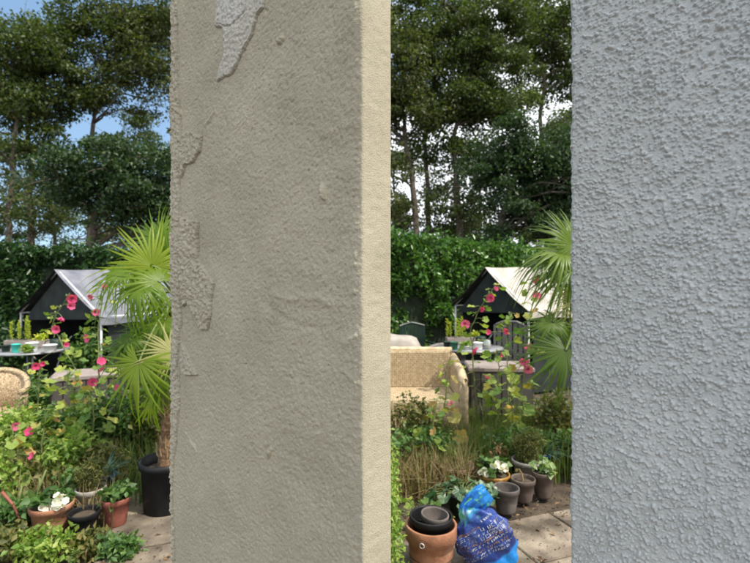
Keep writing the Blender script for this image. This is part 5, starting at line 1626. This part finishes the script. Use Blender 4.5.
# bare canes leaning out of the left bed
for i, (a, b_) in enumerate((((28, 512, 3.1), (46, 470, 3.1)), ((14, 512, 3.05), (22, 486, 3.05)), ((2, 492, 2.9), (20, 520, 2.9)), ((36, 500, 3.2), (40, 478, 3.2)))):
    p0, p1 = P(*a), P(*b_)
    o = MB().tube([Vector((0, 0, 0)), (p1-p0)*.5+Vector((.01, 0, .01)), p1-p0], [.009, .008, .005], 6).build('cane', M_STEM if i != 2 else M_REDP, None, True, p0)
    tag(o, ('pale green cut cane leaning right, longest of the canes low on the left', 'short upright green cane near the left edge', 'thin red cane at the bottom left corner',
            'thin green cane just right of the longest cane')[i], 'cane')

# fallen leaves on the paving and soil
dl = MB(); dl.v = [(0, 0, 0), (.4, .28, .12), (1, .05, .02), (.45, -.26, .16), (.5, .0, .03)]
dl.f = [(0, 4, 1), (1, 4, 2), (2, 4, 3), (3, 4, 0)]; dl.mi = [0]*4
DL = dl.mesh('fallen_leaf'); DL.materials.append(M_LITTER)
rl = random.Random(9)
for (n, x0, x1, y0, y1, lab, gp) in ((46, 505, 580, 492, 566, 'dry brown leaf fallen on the paving beside the grey wall', 'fallen leaves on the right paving'),
                                     (26, 440, 520, 500, 545, 'dry curled leaf fallen among the pots on the right', 'fallen leaves among the right pots'),
                                     (40, 0, 172, 515, 575, 'dry brown leaf fallen on the ground by the left pots', 'fallen leaves by the left pots')):
    for k in range(n):
        g_ = G(rl.uniform(x0, x1), rl.uniform(y0, y1), 0.004)
        o = put('fallen_leaf', DL, None, None, g_, (rl.gauss(0, .35), rl.gauss(0, .35), rl.uniform(0, 6.28)), rl.uniform(.018, .045))
        tag(o, lab, 'leaf', gp)

# moss and tiny weeds in the paving joints
r_ = np.random.default_rng(500)
pts = []
for i in range(-9, 5):
    for j in range(-8, 4):
        for (lx, ly, ax) in (((i+.5)*0.46+0.04, j*0.46+0.02, 1), (i*0.46+0.04, (j+.5)*0.46+0.02, 0)):
            wx, wy = 1.0+lx*ca-ly*sa, 2.9+lx*sa+ly*ca
            if not (on_patio(wx, wy) and wy > 1.8) or r_.random() < .35: continue
            m_ = int(r_.integers(4, 22)); t_ = r_.normal(r_.uniform(-.2, .2), .06, m_); q_ = r_.normal(0, .006, m_)
            X_, Y_ = (lx+q_, ly+t_) if ax else (lx+t_, ly+q_)
            pts.append(np.column_stack([1.0+X_*ca-Y_*sa, 2.9+X_*sa+Y_*ca]))
pts = np.concatenate(pts)
V, Fc = blades(len(pts), pts, r_.uniform(.008, .035, len(pts)), r_.uniform(.003, .007, len(pts)), .8, r_, -0.008)
tag(put('joint_weeds', nmesh('joint_weeds', V, Fc), L_OLIVE), 'moss and tiny weeds in the joints of the paving', 'weeds', kind='stuff')
# crumbs of soil and debris swept against the pots
c_ = []
for (px0, px1, py0, py1, n_) in ((495, 580, 488, 515, 260), (505, 578, 505, 566, 110), (100, 172, 505, 560, 110)):
    for k in range(n_):
        g_ = G(r_.uniform(px0, px1), r_.uniform(py0, py1), 0.003); c_.append(g_)
c_ = np.array(c_)
V, Fc = leaf_arrays(c_, r_.uniform(.004, .016, len(c_)), .8, 1.0, fold=.3, r=r_)
tag(put('soil_crumbs', nmesh('soil_crumbs', V, Fc), M_SOIL), 'crumbs of soil and debris scattered on the paving', 'debris', kind='stuff')
